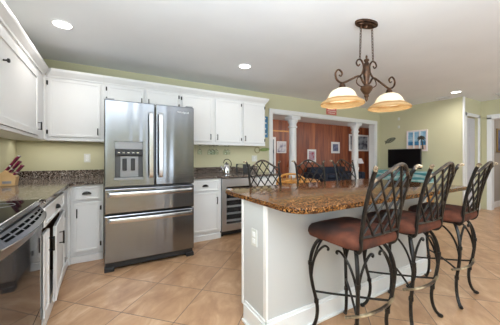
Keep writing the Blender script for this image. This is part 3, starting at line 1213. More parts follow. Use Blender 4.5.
for x in (wx0 + 0.04, wx1 - 0.04):
    lathe(bm, [(0.018, 0.001), (0.018, 0.03)], (x, WF + 0.09), 10)
obj('kick_plate', bm, M['black_plastic'], t)

# ------------------------------------------------------------------ range
t = thing('range', 'black glass and stainless cooking range at the left edge', 'range', (-0.66, 1.66, 0))
ry0, ry1 = 1.275, 2.045
bm = nb()
box(bm, XL + 0.01, -0.40, ry0, ry1, 0.06, 0.885)
obj('body', bm, M['steel_side'], t)
bm = nb()
box(bm, XL + 0.01, -0.372, ry0, ry1, 0.888, 0.912, 0.003)
obj('cooktop', bm, M['black_glass'], t)
bm = nb()
box(bm, -0.371, -0.362, ry0, ry1, 0.888, 0.913, 0.002)
obj('cooktop_trim', bm, M['steel_h'], t)
bm = nb()
box(bm, -0.398, -0.375, ry0 + 0.003, ry1 - 0.003, 0.855, 0.884)
obj('vent_gap', bm, M['black_plastic'], t)


def bow(y, a=0.0, amp=0.045):
    s = (y - ry0) / (ry1 - ry0) * 2 - 1
    return -0.348 + a + amp * (1 - s * s)


# bowed oven door
bm = nb()
ys = [ry0 + 0.004 + (ry1 - ry0 - 0.008) * k / 24 for k in range(25)]


def bowed(bm, z0, z1, a0, a1, back=-0.398, amp0=0.055, amp1=0.055):
    L0 = [bm.verts.new((bow(y, a0, amp0), y, z0)) for y in ys]
    L1 = [bm.verts.new((bow(y, a1, amp1), y, z1)) for y in ys]
    B0 = [bm.verts.new((back, y, z0)) for y in ys]
    B1 = [bm.verts.new((back, y, z1)) for y in ys]
    for k in range(24):
        bm.faces.new((L0[k], L0[k + 1], L1[k + 1], L1[k]))
        bm.faces.new((L1[k], L1[k + 1], B1[k + 1], B1[k]))
        bm.faces.new((B0[k], B0[k + 1], L0[k + 1], L0[k]))
        bm.faces.new((B1[k], B1[k + 1], B0[k + 1], B0[k]))
    bm.faces.new((L0[0], L1[0], B1[0], B0[0]))
    bm.faces.new((L0[-1], L1[-1], B1[-1], B0[-1]))


bowed(bm, 0.23, 0.775, -0.018, -0.018, amp0=0.0, amp1=0.0)
dd = obj('door', bm, M['oven_glass'], t)
bm = nb()
bowed(bm, 0.777, 0.826, -0.016, 0.0, amp0=0.03, amp1=0.045)
obj('door_lip', bm, M['dark_steel'], dd)
bm = nb()
NQ = 24
for z_, in ((0.0,),):
    lo_, hi_ = [], []
    for y in ys:
        lo_.append(bm.verts.new((bow(y), y, 0.8265)))
        hi_.append(bm.verts.new((-0.376, y, 0.868)))
    l2, h2 = [bm.verts.new((v.co.x - 0.004, v.co.y, v.co.z - 0.006)) for v in lo_], [bm.verts.new((v.co.x, v.co.y, v.co.z - 0.03)) for v in hi_]
    for k in range(NQ):
        bm.faces.new((lo_[k], lo_[k + 1], hi_[k + 1], hi_[k]))
        bm.faces.new((hi_[k], hi_[k + 1], h2[k + 1], h2[k]))
        bm.faces.new((h2[k], h2[k + 1], l2[k + 1], l2[k]))
        bm.faces.new((l2[k], l2[k + 1], lo_[k + 1], lo_[k]))
    bm.faces.new((lo_[0], hi_[0], h2[0], l2[0]))
    bm.faces.new((lo_[-1], hi_[-1], h2[-1], l2[-1]))
obj('vent_panel', bm, M['dark_steel'], dd)
bm = nb()
tube(bm, [(bow(y) + 0.001, y, 0.8275) for y in ys], 0.0028, 6)
obj('lip_edge', bm, M['steel_h'], dd, True)
for k in range(7):
    y0 = ry0 + 0.06 + k * 0.095
    for fr0 in (0.32, 0.60):
        bm = nb()
        n = 5
        for q in range(n):
            ya, yb = y0 + 0.078 * q / n, y0 + 0.078 * (q + 1) / n
            P4 = []
            for (yy, fr_) in ((ya, fr0), (yb, fr0), (yb, fr0 + 0.16), (ya, fr0 + 0.16)):
                P4.append(Vector((bow(yy) + (-0.376 - bow(yy)) * fr_, yy, 0.8265 + 0.0415 * fr_ + 0.0012)))
            vs = [bm.verts.new(p) for p in P4]
            vs2 = [bm.verts.new(p - Vector((0, 0, 0.002))) for p in P4]
            bm.faces.new(vs)
            bm.faces.new(vs2[::-1])
            for i in range(4):
                bm.faces.new((vs[i], vs[(i + 1) % 4], vs2[(i + 1) % 4], vs2[i]))
        obj('vent_slot', bm, M['slot_black'], dd)
bm = nb()
bowed(bm, 0.065, 0.222, -0.018, -0.018, amp0=0.0, amp1=0.0)
obj('drawer', bm, M['oven_glass'], t)
bm = nb()
for x in (XL + 0.06, -0.44):
    for y in (ry0 + 0.05, ry1 - 0.05):
        lathe(bm, [(0.018, 0.001), (0.018, 0.061)], (x, y), 10)
obj('foot', bm, M['black_plastic'], t)
for (bx, by, br) in ((-0.53, 1.47, 0.10), (-0.53, 1.86, 0.08), (-0.80, 1.47, 0.08), (-0.80, 1.86, 0.10)):
    bm = nb()
    tube(bm, [(bx + br * math.cos(2 * PI * k / 32), by + br * math.sin(2 * PI * k / 32), 0.9122) for k in range(32)], 0.0012, 4, True)
    obj('burner_ring', bm, M['grey_plastic'], t)

# ------------------------------------------------------------------ island
IX0, IX1, IY0, IY1 = 0.868, 2.86, 1.30, 1.62
t = thing('kitchen_island', 'white kitchen island base with tall baseboard under the granite top', 'kitchen island', ((IX0 + IX1) / 2, 1.45, 0))
bm = nb()
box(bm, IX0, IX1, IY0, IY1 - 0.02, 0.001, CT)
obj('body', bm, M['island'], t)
bm = nb()
box(bm, IX0 - 0.006, IX0 + 0.02, IY1 - 0.022, IY1, 0.10, CT, 0.002)
box(bm, IX0 - 0.004, IX0 + 0.012, IY0 - 0.006, IY0 + 0.03, 0.10, CT, 0.002)
box(bm, IX1 - 0.02, IX1 + 0.006, IY1 - 0.022, IY1, 0.10, CT, 0.002)
obj('corner_trim', bm, M['cab'], t)
f = fy(0)
g = lambda u, w_, z: (u, IY1 + w_, z)
n = 4
for k in range(n):
    a = IX0 + 0.02 + (IX1 - IX0 - 0.04) * k / n
    b = IX0 + 0.02 + (IX1 - IX0 - 0.04) * (k + 1) / n - 0.01
    d = obj('door', panel_bm(a, b, 0.12, 0.85, lambda u, w_, z: (u, IY1 - 0.02 + w_, z)), M['cab'], t)
bm = nb()
# baseboard on the stool side and the near end, with a moulded top
for (x0, x1, y0, y1) in ((IX0 - 0.018, IX1 + 0.018, IY0 - 0.018, IY0), (IX0 - 0.018, IX0, IY0 - 0.018, IY1 - 0.05), (IX1, IX1 + 0.018, IY0 - 0.018, IY1 - 0.05)):
    box(bm, x0, x1, y0, y1, 0.001, 0.125, 0.003)
for (x0, x1, y0, y1) in ((IX0 - 0.010, IX1 + 0.010, IY0 - 0.010, IY0), (IX0 - 0.010, IX0, IY0 - 0.010, IY1 - 0.05), (IX1, IX1 + 0.010, IY0 - 0.010, IY1 - 0.05)):
    box(bm, x0, x1, y0, y1, 0.124, 0.145, 0.003)
for (x0, x1, y0, y1) in ((IX0 - 0.032, IX1 + 0.032, IY0 - 0.032, IY0 - 0.017), (IX0 - 0.032, IX0 - 0.017, IY0 - 0.032, IY1 - 0.05)):
    box(bm, x0, x1, y0, y1, 0.001, 0.022, 0.005)
obj('baseboard', bm, M['trim'], t)
bm = nb()
box(bm, IX0 - 0.006, IX0 + 0.0, 1.405, 1.475, 0.575, 0.69, 0.002)
pl = obj('outlet_plate', bm, M['plate'], t)
for z in (0.610, 0.655):
    bm = nb()
    box(bm, IX0 - 0.0085, IX0 - 0.005, 1.423, 1.457, z - 0.016, z + 0.016, 0.001)
    obj('socket', bm, M['white'], pl)

bm = nb()
prism(bm, rrect(0.848, 2.93, 0.975, 1.985, 0.1, 8, (0.05, 0.13, 0.12, 0.05)), CT + 0.002, 0.905, 0.006)
tag(obj('island_countertop', bm, M['granite'], None, True, loc=(1.88, 1.5, CT + 0.002)), 'golden brown granite island top with rounded corners', 'countertop')


# ------------------------------------------------------------------ bar stools
def stool(label):
    t = thing('bar_stool', label, 'bar stool', (0, 0, 0), group='lattice back iron bar stools')
    ORG[t.name] = Vector((0, 0, 0))
    # seat cushion: rounded square, domed
    bm = nb()
    rings = []
    for (s, z) in ((0.86, 0.664), (0.97, 0.672), (1.0, 0.692), (0.985, 0.715), (0.93, 0.733), (0.80, 0.745), (0.55, 0.752), (0.25, 0.755)):
        pts = rrect(-0.228 * s, 0.222 * s, -0.205 * s, 0.200 * s, 0.08 * s, 6)
        rings.append([bm.verts.new((x, y, z - 0.012 * (1 - abs(y) / 0.24) * 0)) for x, y in pts])
    for A, B in zip(rings, rings[1:]):
        for k in range(len(A)):
            bm.faces.new((A[k], A[(k + 1) % len(A)], B[(k + 1) % len(A)], B[k]))
    bm.faces.new(rings[0][::-1])
    bm.faces.new(rings[-1])
    obj('seat', bm, M['suede'], t, True)
    # swivel frame
    bm = nb()
    tube(bm, [(x, y, 0.652) for x, y in rrect(-0.15, 0.15, -0.15, 0.15, 0.05, 5)], 0.0105, 8, True)
    lathe(bm, [(0.09, 0.640), (0.10, 0.645), (0.10, 0.664)], (0, 0), 20)
    tube(bm, [(-0.15, 0, 0.652), (0.15, 0, 0.652)], 0.008, 6)
    tube(bm, [(0, -0.15, 0.652), (0, 0.15, 0.652)], 0.008, 6)
    obj('seat_frame', bm, M['wrought'], t, True)
    prof = [(0.165, 0.655), (0.195, 0.635), (0.228, 0.585), (0.250, 0.51), (0.253, 0.43), (0.240, 0.33), (0.218, 0.24), (0.208, 0.17), (0.215, 0.10), (0.236, 0.045), (0.262, 0.018)]
    pp = smoothpts([(r, 0, z) for r, z in prof], 4)
    for k in range(4):
        a = R(45 + 90 * k)
        ca, sa = math.cos(a), math.sin(a)
        bm = nb()
        P = [(p.x * ca, p.x * sa, p.z) for p in pp]
        tube(bm, P, 0.0115, 8)
        # collars and foot
        for zi in (0.47, 0.22):
            q = min(pp, key=lambda v: abs(v.z - zi))
            tube(bm, [(q.x * ca, q.x * sa, q.z - 0.012), (q.x * ca, q.x * sa, q.z + 0.012)], 0.0155, 8)
        tube(bm, [(0.250 * ca, 0.250 * sa, 0.020), (0.266 * ca, 0.266 * sa, 0.0165), (0.280 * ca, 0.280 * sa, 0.014)], [0.012, 0.0155, 0.010], 8)
        lg = obj('leg', bm, M['wrought'], t, True)
        # two scrolled braces that rise from the leg to the frame
        for s in (-1, 1):
            lx, ly = 0.244 * ca, 0.244 * sa
            # direction along the side towards the neighbouring leg
            tx, ty = (-sa * s - ca * 0.0, ca * s - sa * 0.0)
            ex, ey = tx * 0.707 - ca * 0.707, ty * 0.707 - sa * 0.707
            pts = []
            for (e, z) in ((0.0, 0.395), (0.006, 0.44), (0.022, 0.50), (0.052, 0.56), (0.090, 0.603), (0.118, 0.620), (0.138, 0.616), (0.142, 0.606), (0.134, 0.602)):
                pts.append((lx + ex * e, ly + ey * e, z))
            bm = nb()
            tube(bm, smoothpts(pts, 3), 0.0075, 6)
            obj('scroll_brace', bm, M['wrought'], lg, True)
    # crossed stretchers
    for s in (-1, 1):
        bm = nb()
        q = 0.158
        tube(bm, smoothpts([(-q, -q * s, 0.285), (-q * 0.5, -q * 0.5 * s, 0.288 + 0.006 * s), (0, 0, 0.29 + 0.007 * s), (q * 0.5, q * 0.5 * s, 0.288 + 0.006 * s), (q, q * s, 0.285)], 4), 0.0072, 8)
        obj('stretcher', bm, M['wrought'], t, True)
    bm = nb()
    q = 0.158
    pts = [(-q - 0.085, -q + 0.010, 0.306), (-q, -q - 0.020, 0.302), (-q * 0.5, -q - 0.034, 0.300), (0, -q - 0.040, 0.300), (q * 0.5, -q - 0.034, 0.300), (q, -q - 0.020, 0.302), (q + 0.055, -q + 0.004, 0.308)]
    tube(bm, smoothpts(pts, 5), 0.0105, 8, flat=0.8)
    fr_ = obj('footrest', bm, M['brass_worn'], t, True)
    fr_['label'] = 'rubbed brass-coloured footrest bar'

    # backrest
    def surf(u, z):      # u across, z up ; gently curved and leaning back
        h = (z - 0.64) / 0.50
        y = -0.190 - 0.020 * h - 0.085 * h * h
        wd = 0.173 + 0.014 * h
        y -= 0.022 * (1 - (u / wd) ** 2) * min(1, max(0, h * 2.5))
        return Vector((u, y, z))

    def wdt(z):
        return 0.173 + 0.014 * (z - 0.64) / 0.50

    def archz(u):
        s = abs(u) / 0.186
        return 1.058 + 0.082 * (0.5 + 0.5 * math.cos(PI * min(1, s)))

    for s in (-1, 1):
        bm = nb()
        pts = [(s * 0.14, -0.13, 0.652), (s * 0.163, -0.17, 0.650)] + [tuple(surf(s * wdt(z), z)) for z in (0.68, 0.74, 0.82, 0.90, 0.98, 1.05, 1.085)]
        e = surf(s * wdt(1.108), 1.108)
        pts += [(e.x + s * 0.006, e.y - 0.006, 1.110)]
        tube(bm, smoothpts(pts, 4), 0.0115, 8)
        po = obj('back_post', bm, M['wrought'], t, True)
        bm = nb()
        tube(bm, smoothpts([(e.x + s * 0.004, e.y - 0.004, 1.105), (e.x + s * 0.010, e.y - 0.007, 1.119), (e.x + s * 0.024, e.y - 0.018, 1.126), (e.x + s * 0.038, e.y - 0.028, 1.124)], 3), [0.0115, 0.0115, 0.0110, 0.0085], 8)
        fo = obj('finial', bm, M['finial'], po, True)
    bm = nb()
    tube(bm, [tuple(surf(-0.185 + 0.370 * k / 24, archz(-0.185 + 0.370 * k / 24))) for k in range(25)], 0.0105, 8)
    obj('top_rail', bm, M['wrought_worn'], t, True)
    bm = nb()
    tube(bm, [tuple(surf(-0.174 + 0.348 * k / 12, 0.74)) for k in range(13)], 0.008, 8)
    obj('lower_rail', bm, M['wrought'], t, True)
    bm = nb()
    slope = 1.45
    sp = 0.088
    for s in (-1, 1):
        for k in range(-7, 8):
            u0 = k * sp + sp / 2
            run = []
            for q in range(61):
                z = 0.74 + (1.16 - 0.74) * q / 60
                u = u0 + s * (z - 0.93) / slope
                ok = abs(u) <= wdt(z) and z <= archz(u)
                if ok:
                    run.append(surf(u, z) + Vector((0, 0.004 * s, 0)))
            if len(run) > 4:
                tube(bm, [tuple(p) for p in run[::4] + ([run[-1]] if (len(run) - 1) % 4 else [])], 0.0066, 6)
    obj('lattice', bm, M['wrought'], t, True)
    return t


near = [(1.36, 1.055, R(1), 'iron bar stool with rust suede seat, nearest the island corner and camera'),
        (1.925, 1.055, R(1), 'middle iron bar stool of the three on the near side of the island'),
        (2.545, 1.04, R(4), 'iron bar stool with rust seat farthest right, at the far end of the island')]
far = [(1.455, 2.03, R(170), 'far side bar stool whose lattice back shows before the wine cooler'),
       (2.13, 2.08, R(160), 'far side bar stool with lattice back in front of the navy sofa'),
       (2.91, 2.12, R(176), 'far side bar stool with lattice back just left of the right column')]
proto = None
for (x, y, a, lab) in near + far:
    if proto is None:
        proto = stool(lab)
        o = proto
    else:
        o = copy_tree(proto)
    o['label'] = lab
    o.location = (x, y, 0.001)
    o.rotation_euler = (0, 0, a)

# ------------------------------------------------------------------ pendant lamp
PC = (2.105, 1.46, CEIL)
t = thing('island_pendant', 'bronze scrollwork pendant with two amber bell shades over the island', 'pendant lamp', PC, R(-11))
ORG[t.name] = Vector((0, 0, 0))
Z = lambda z: z - CEIL
bm = nb()
prism(bm, [(0.125 * math.cos(2 * PI * k / 32), 0.060 * math.sin(2 * PI * k / 32)) for k in range(32)], -0.022, 0.0, 0.004)
prism(bm, [(0.095 * math.cos(2 * PI * k / 32), 0.042 * math.sin(2 * PI * k / 32)) for k in range(32)], -0.036, -0.02, 0.004)
lathe(bm, [(0.012, -0.05), (0.016, -0.036)], (0, 0), 12)
obj('canopy', bm, M['bronze'], t, True)
for s in (-1, 1):
    bm = nb()
    n = 12
    for k in range(n):
        f0 = k / n
        u = s * (0.066 + 0.012 * f0)
        z0, z1 = -0.036, Z(2.085)
        zc = z0 + (z1 - z0) * (k + 0.5) / n
        hl = (z0 - z1) / n * 0.62
        pts = []
        for q in range(14):
            a = 2 * PI * q / 14
            a1, b1 = 0.0085 * math.cos(a), hl * math.sin(a)
            pts.append((u + (a1 if k % 2 else 0), (0 if k % 2 else a1), zc + b1))
        tube(bm, pts, 0.0030, 5, True)
    obj('chain', bm, M['bronze'], t, True)
bm = nb()
lathe(bm, [(0.003, Z(2.135)), (0.008, Z(2.128)), (0.010, Z(2.115)), (0.006, Z(2.103)), (0.020, Z(2.096)), (0.024, Z(2.085)), (0.014, Z(2.070)), (0.024, Z(2.055)), (0.034, Z(2.02)), (0.036, Z(1.99)), (0.028, Z(1.93)), (0.018, Z(1.87)), (0.020, Z(1.85))], (0, 0), 20)
obj('stem', bm, M['bronze'], t, True)
bm = nb()
lathe(bm, [(0.022, Z(1.853)), (0.050, Z(1.838)), (0.055, Z(1.82)), (0.045, Z(1.80)), (0.028, Z(1.775)), (0.018, Z(1.765)), (0.022, Z(1.75)), (0.012, Z(1.735)), (0.014, Z(1.72)), (0.004, Z(1.70))], (0, 0), 20)
obj('urn_finial', bm, M['gold_iron'], t, True)
for s in (-1, 1):
    bm = nb()
    arm = [(0.018, 1.855), (0.045, 1.885), (0.070, 1.922), (0.105, 1.926), (0.19, 1.885), (0.277, 1.848), (0.335, 1.872), (0.350, 1.925), (0.318, 1.962), (0.280, 1.940), (0.288, 1.908), (0.312, 1.915)]
    tube(bm, [(s * p.x, 0, p.z - CEIL) for p in smoothpts([(u, 0, z) for u, z in arm], 6)], [0.009, 0.009, 0.009, 0.008, 0.006], 8)
    up = [(0.085, 1.924), (0.055, 1.955), (0.036, 2.0), (0.040, 2.045), (0.066, 2.082), (0.102, 2.078), (0.118, 2.045), (0.096, 2.022), (0.078, 2.042)]
    tube(bm, [(s * p.x, 0, p.z - CEIL) for p in smoothpts([(u, 0, z) for u, z in up], 6)], [0.008, 0.008, 0.007, 0.006], 8)
    leaf = [(0.090, 1.924), (0.110, 1.90), (0.115, 1.865), (0.080, 1.84), (0.050, 1.836)]
    tube(bm, [(s * p.x, 0, p.z - CEIL) for p in smoothpts([(u, 0, z) for u, z in leaf], 5)], 0.005, 6)
    ar = obj('arm', bm, M['bronze'], t, True)
    bm = nb()
    lathe(bm, [(0.012, Z(1.848)), (0.020, Z(1.838)), (0.028, Z(1.82)), (0.034, Z(1.80)), (0.030, Z(1.795))], (s * 0.277, 0), 16)
    obj('socket_cap', bm, M['bronze'], ar, True)
    bm = nb()
    pr_ = [(0.030, 1.798), (0.055, 1.795), (0.085, 1.780), (0.108, 1.755), (0.122, 1.725), (0.135, 1.705), (0.158, 1.688), (0.180, 1.674), (0.190, 1.660), (0.188, 1.652)]
    pin = [(r - 0.004, z - 0.003) for r, z in pr_[::-1]]
    lathe(bm, [(r, Z(z)) for r, z in pr_ + pin], (s * 0.277, 0), 40, cap=False)
    obj('shade', bm, M['shade'], ar, True)
    bm = nb()
    lathe(bm, [(0.004, Z(1.79)), (0.014, Z(1.785)), (0.020, Z(1.75)), (0.026, Z(1.725)), (0.020, Z(1.70)), (0.004, Z(1.69))], (s * 0.277, 0), 16)
    obj('bulb', bm, M['bulb'], ar, True)
    L = bpy.data.lights.new('pendant_bulb_light', 'POINT')
    L.energy = 1.5
    L.color = (1.0, 0.90, 0.74)
    L.shadow_soft_size = 0.03
    lo = bpy.data.objects.new('pendant_bulb_light', L)
    COL.objects.link(lo)
    lo.parent = t
    lo.location = (s * 0.277, 0, Z(1.675))

# ------------------------------------------------------------------ recessed lights and vents
for (x, y, lab) in ((-0.37, 2.92, 'round recessed ceiling light above the corner, left of the refrigerator'), (1.65, 3.0, 'round recessed ceiling light above the right wall cabinets'), (5.85, 2.15, 'round recessed ceiling light near the far television wall')):
    t = thing('recessed_ceiling_light', lab, 'ceiling light', (x, y, CEIL), group='round recessed ceiling lights')
    bm = nb()
    lathe(bm, [(0.088, CEIL - 0.001), (0.090, CEIL - 0.006), (0.075, CEIL - 0.008), (0.073, CEIL - 0.001)], (x, y), 28, cap=False)
    obj('trim_ring', bm, M['trim'], t, True)
    bm = nb()
    lathe(bm, [(0.074, CEIL - 0.001), (0.074, CEIL - 0.005)], (x, y), 28)
    obj('lens', bm, M['lamp_on'], t)


def vent(x0, x1, y0, y1, lab, rz=0):
    t = thing('ceiling_vent', lab, 'ceiling vent', ((x0 + x1) / 2, (y0 + y1) / 2, CEIL))
    bm = nb()
    for a in ((x0, x1, y0, y0 + 0.02), (x0, x1, y1 - 0.02, y1), (x0, x0 + 0.02, y0, y1), (x1 - 0.02, x1, y0, y1)):
        box(bm, *a, CEIL - 0.012, CEIL - 0.001)
    obj('frame', bm, M['trim'], t)
    bm = nb()
    n = max(3, int((y1 - y0 - 0.04) / 0.03))
    for k in range(n):
        y = y0 + 0.03 + k * (y1 - y0 - 0.05) / n
        box(bm, x0 + 0.02, x1 - 0.02, y, y + 0.009, CEIL - 0.010, CEIL - 0.002)
    obj('slats', bm, M['trim'], t)
    bm = nb()
    box(bm, x0 + 0.02, x1 - 0.02, y0 + 0.02, y1 - 0.02, CEIL - 0.002, CEIL - 0.0008)
    obj('duct', bm, M['grey_plastic'], t)


vent(6.12, 6.38, 2.35, 2.62, 'small white ceiling vent beside the television wall')
vent(6.65, 7.15, 1.30, 1.85, 'large ceiling return vent in the hall at right')

# ------------------------------------------------------------------ small kitchen things
def wall_plate(name, lab, x, z, w_=0.075, h=0.118, kind=0, group=None):
    t = thing(name, lab, 'outlet' if kind == 0 else 'wall plate', (x, YB, z), group=group)
    f = fy(YB - 0.001)
    bm = nb()
    box(bm, x - w_ / 2, x + w_ / 2, 0, 0.006, z - h / 2, z + h / 2, 0.002, f)
    p = obj('plate', bm, M['plate'], t)
    for zz in (z - 0.022, z + 0.022):
        bm = nb()
        box(bm, x - 0.016, x + 0.016, 0.005, 0.0085, zz - 0.015, zz + 0.015, 0.001, f)
        s = obj('socket', bm, M['white'], t)
        bm = nb()
        for dx in (-0.006, 0.006):
            box(bm, x + dx - 0.001, x + dx + 0.001, 0.008, 0.0092, zz - 0.005, zz + 0.006, 0, f)
        obj('slot', bm, M['slot'], s)


wall_plate('wall_outlet', 'white wall outlet above the left corner countertop', -0.24, 1.165)
wall_plate('wall_outlet', 'white wall outlet below the green board, right of the toaster', 2.44, 1.15, 0.12)

# knife block
t = thing('knife_block', 'blond wood knife block on the corner countertop', 'knife block', (-0.842, 3.22, 0.906))
kb = Vector((-0.842, 3.22, 0.906))


def kf(x, y, z):   # local block frame: tilts, handles lean to +x
    return (kb.x + x, kb.y + y, kb.z + z)


bm = nb()
prism(bm, [(-0.095, 0.0), (0.075, 0.0), (0.085, 0.085), (0.005, 0.150), (-0.075, 0.075)], -0.055, 0.055, 0.004, f=lambda x, y, z: (kb.x + x, kb.y + z, kb.z + y))
obj('block', bm, M['wood_block'], t)
bm = nb()
box(bm, -0.012, 0.052, -0.0575, -0.054, 0.022, 0.045, 0, kf)
obj('maker_plate', bm, M['grey_plastic'], t)
kn = 0
dirv = Vector((0.56, 0.0, 0.83)).normalized()
nrm = Vector((0.78, 0, -0.62))
for row, (bx, bz, cnt, ln) in enumerate(((0.062, 0.106, 3, 0.105), (0.032, 0.130, 3, 0.125), (0.006, 0.150, 2, 0.165))):
    for k in range(cnt):
        yy = -0.04 + 0.08 * (k + 0.5) / cnt
        p0 = Vector((bx, yy, bz)) - dirv * 0.008
        pos = kb + p0
        kn += 1
        lab = 'burgundy handled knife in the knife block' if not (row == 1 and k == 3) else 'black handled kitchen shears in the knife block'
        tt = thing('kitchen_knife', 'burgundy handled knife standing in the blond wood knife block', 'knife', tuple(pos), group='burgundy handled knives in the block')
        bm = nb()
        side = Vector((0, 1, 0))
        pts = [pos + dirv * (ln * q / 6) for q in range(7)]
        tube(bm, pts, [0.012, 0.013, 0.0115, 0.0115, 0.0125, 0.014, 0.012], 8, flat=0.75)
        h = obj('handle', bm, M['burgundy'], tt, True)
        bm = nb()
        tube(bm, [pos + dirv * (ln * 0.30), pos + dirv * (ln * 0.38)], 0.0125, 8)
        obj('rivet', bm, M['chrome'], h, True)
        bm = nb()
        tube(bm, [pos + dirv * (ln - 0.002), pos + dirv * (ln + 0.008)], 0.012, 8)
        obj('end_cap', bm, M['chrome'] if row == 2 else M['burgundy'], h, True)

# kettle / coffee press on the right counter
kx, ky, kz = 1.70, 3.72, 0.906
t = thing('kettle', 'chrome kettle with arched handle on the right countertop', 'kettle', (kx, ky, kz))
bm = nb()
lathe(bm, [(0.068, kz), (0.073, kz + 0.02), (0.064, kz + 0.09), (0.046, kz + 0.14), (0.040, kz + 0.15)], (kx, ky), 24)
obj('body', bm, M['chrome'], t, True)
bm = nb()
lathe(bm, [(0.041, kz + 0.15), (0.035, kz + 0.165), (0.008, kz + 0.172), (0.012, kz + 0.185), (0.006, kz + 0.19)], (kx, ky), 20)
obj('lid', bm, M['black_plastic'], t, True)
bm = nb()
tube(bm, smoothpts([(kx + 0.05, ky, kz + 0.10), (kx + 0.085, ky, kz + 0.13), (kx + 0.08, ky, kz + 0.19), (kx + 0.03, ky, kz + 0.235), (kx - 0.03, ky, kz + 0.225), (kx - 0.055, ky, kz + 0.17)], 5), 0.007, 8)
obj('handle', bm, M['iron_pull'], t, True)
bm = nb()
tube(bm, [(kx - 0.055, ky, kz + 0.06), (kx - 0.09, ky, kz + 0.11), (kx - 0.105, ky, kz + 0.135)], [0.016, 0.012, 0.009], 10)
obj('spout', bm, M['chrome'], t, True)

tx_ = 2.02
t = thing('toaster', 'small black and chrome toaster beside the chrome kettle', 'toaster', (tx_, 3.74, 0.906))
bm = nb()
box(bm, tx_ - 0.062, tx_ + 0.062, 3.62, 3.86, 0.915, 1.055, 0.02)
obj('body', bm, M['chrome'], t, True)
bm = nb()
box(bm, tx_ - 0.068, tx_ + 0.068, 3.60, 3.625, 0.908, 1.06, 0.008)
obj('end_panel', bm, M['black_plastic'], t)
bm = nb()
box(bm, tx_ - 0.068, tx_ + 0.068, 3.855, 3.88, 0.908, 1.06, 0.008)
obj('end_panel', bm, M['black_plastic'], t)
bm = nb()
box(bm, tx_ - 0.012, tx_ + 0.012, 3.585, 3.602, 1.0, 1.03, 0.003)
obj('lever', bm, M['chrome'], t)
bm = nb()
for dx in (-0.035, 0.02):
    box(bm, tx_ + dx, tx_ + dx + 0.016, 3.65, 3.83, 1.0545, 1.057)
obj('slot', bm, M['black_plastic'], t)

# stemware hanging under the right wall cabinets
t = thing('stemware_rack', 'thin wire stemware rack under the right wall cabinets', 'rack', (1.55, 3.85, UB))
bm = nb()
for k in range(10):
    x = 1.2325 + k * 0.07
    tube(bm, [(x, 3.74, UB - 0.022), (x, 3.98, UB - 0.022)], 0.002, 5)
    for y in (3.745, 3.975):
        tube(bm, [(x, y, UB - 0.022), (x, y, UB - 0.001)], 0.002, 5)
obj('wires', bm, M['chrome'], t, True)
GL = []
for i, x in enumerate((1.27, 1.48, 1.55, 1.765)):
    for j, y in enumerate((3.80, 3.92)):
        if i == 0 and j == 1:
            continue
        if not GL:
            bm = nb()
            prof = [(0.032, 0.0), (0.030, -0.004), (0.006, -0.010), (0.0035, -0.02), (0.0035, -0.06), (0.010, -0.068), (0.030, -0.085), (0.038, -0.115), (0.033, -0.150), (0.0315, -0.150), (0.0365, -0.115), (0.028, -0.086), (0.004, -0.070), (0.002, -0.069)]
            lathe(bm, prof, (0, 0), 18)
            o = obj('wine_glass', bm, M['glass'], None, True)
        else:
            o = GL[0].copy()
            COL.objects.link(o)
        o.location = (x, y, UB - 0.0145)
        tag(o, 'clear wine glass hanging upside down below the right wall cabinets', 'wine glass', 'wine glasses hanging under the cabinets')
        GL.append(o)

# green board with rope ring, on the back wall
t = thing('green_wall_board', 'green leaf shaped board with round rope loop under the cabinet end', 'wall decoration', (2.62, YB, 1.32))
f = fy(YB - 0.001)
bm = nb()
prism(bm, [(2.66 + 0.125 * math.cos(2 * PI * k / 28), 1.325 + 0.032 * math.sin(2 * PI * k / 28) + 0.010 * math.cos(2 * PI * k / 28)) for k in range(28)], 0, 0.015, 0.003, f=lambda x, y, z: (x, YB - 0.002 - z, y))
obj('board', bm, M['green_board'], t)
bm = nb()
tube(bm, [(2.50 + 0.055 * math.cos(2 * PI * k / 24), YB - 0.012, 1.315 + 0.055 * math.sin(2 * PI * k / 24)) for k in range(24)], 0.009, 8, True)
obj('rope_ring', bm, M['rope'], t, True)

# narrow blue sign beside the cabinets
def picture(name, lab, cat, f, u0, u1, z0, z1, frm, art, fw=0.03, extra=None, group=None, org=(0, 0, 0)):
    t = thing(name, lab, cat, f((u0 + u1) / 2, 0, z0), group=group)
    bm = nb()
    for a in ((u0, u1, z0, z0 + fw), (u0, u1, z1 - fw, z1), (u0, u0 + fw, z0 + fw, z1 - fw), (u1 - fw, u1, z0 + fw, z1 - fw)):
        box(bm, a[0], a[1], 0.002, 0.028, a[2], a[3], 0.003, f)
    obj('frame', bm, frm, t)
    bm = nb()
    box(bm, u0 + fw, u1 - fw, 0.004, 0.016, z0 + fw, z1 - fw, 0, f)
    a_ = obj('print', bm, art, t)
    if extra:
        extra(t, a_, f)
    return t


def blue_extra(t, a_, f):
    for k, z in enumerate((1.62, 1.72, 1.83, 1.92)):
        bm = nb()
        box(bm, 2.655, 2.70 - 0.012 * (k % 2), 0.0255, 0.028, z, z + 0.025, 0, f)
        obj('painted_mark', bm, M['white'], t)


t = thing('blue_wall_sign', 'narrow vertical blue sign between wall cabinet and white casing', 'sign', (2.68, YB, 1.57))
f = fy(YB - 0.001)
bm = nb()
box(bm, 2.60, 2.735, 0.001, 0.025, 1.565, 1.975, 0.003, f)
obj('panel', bm, M['sea'], t)
blue_extra(t, None, f)

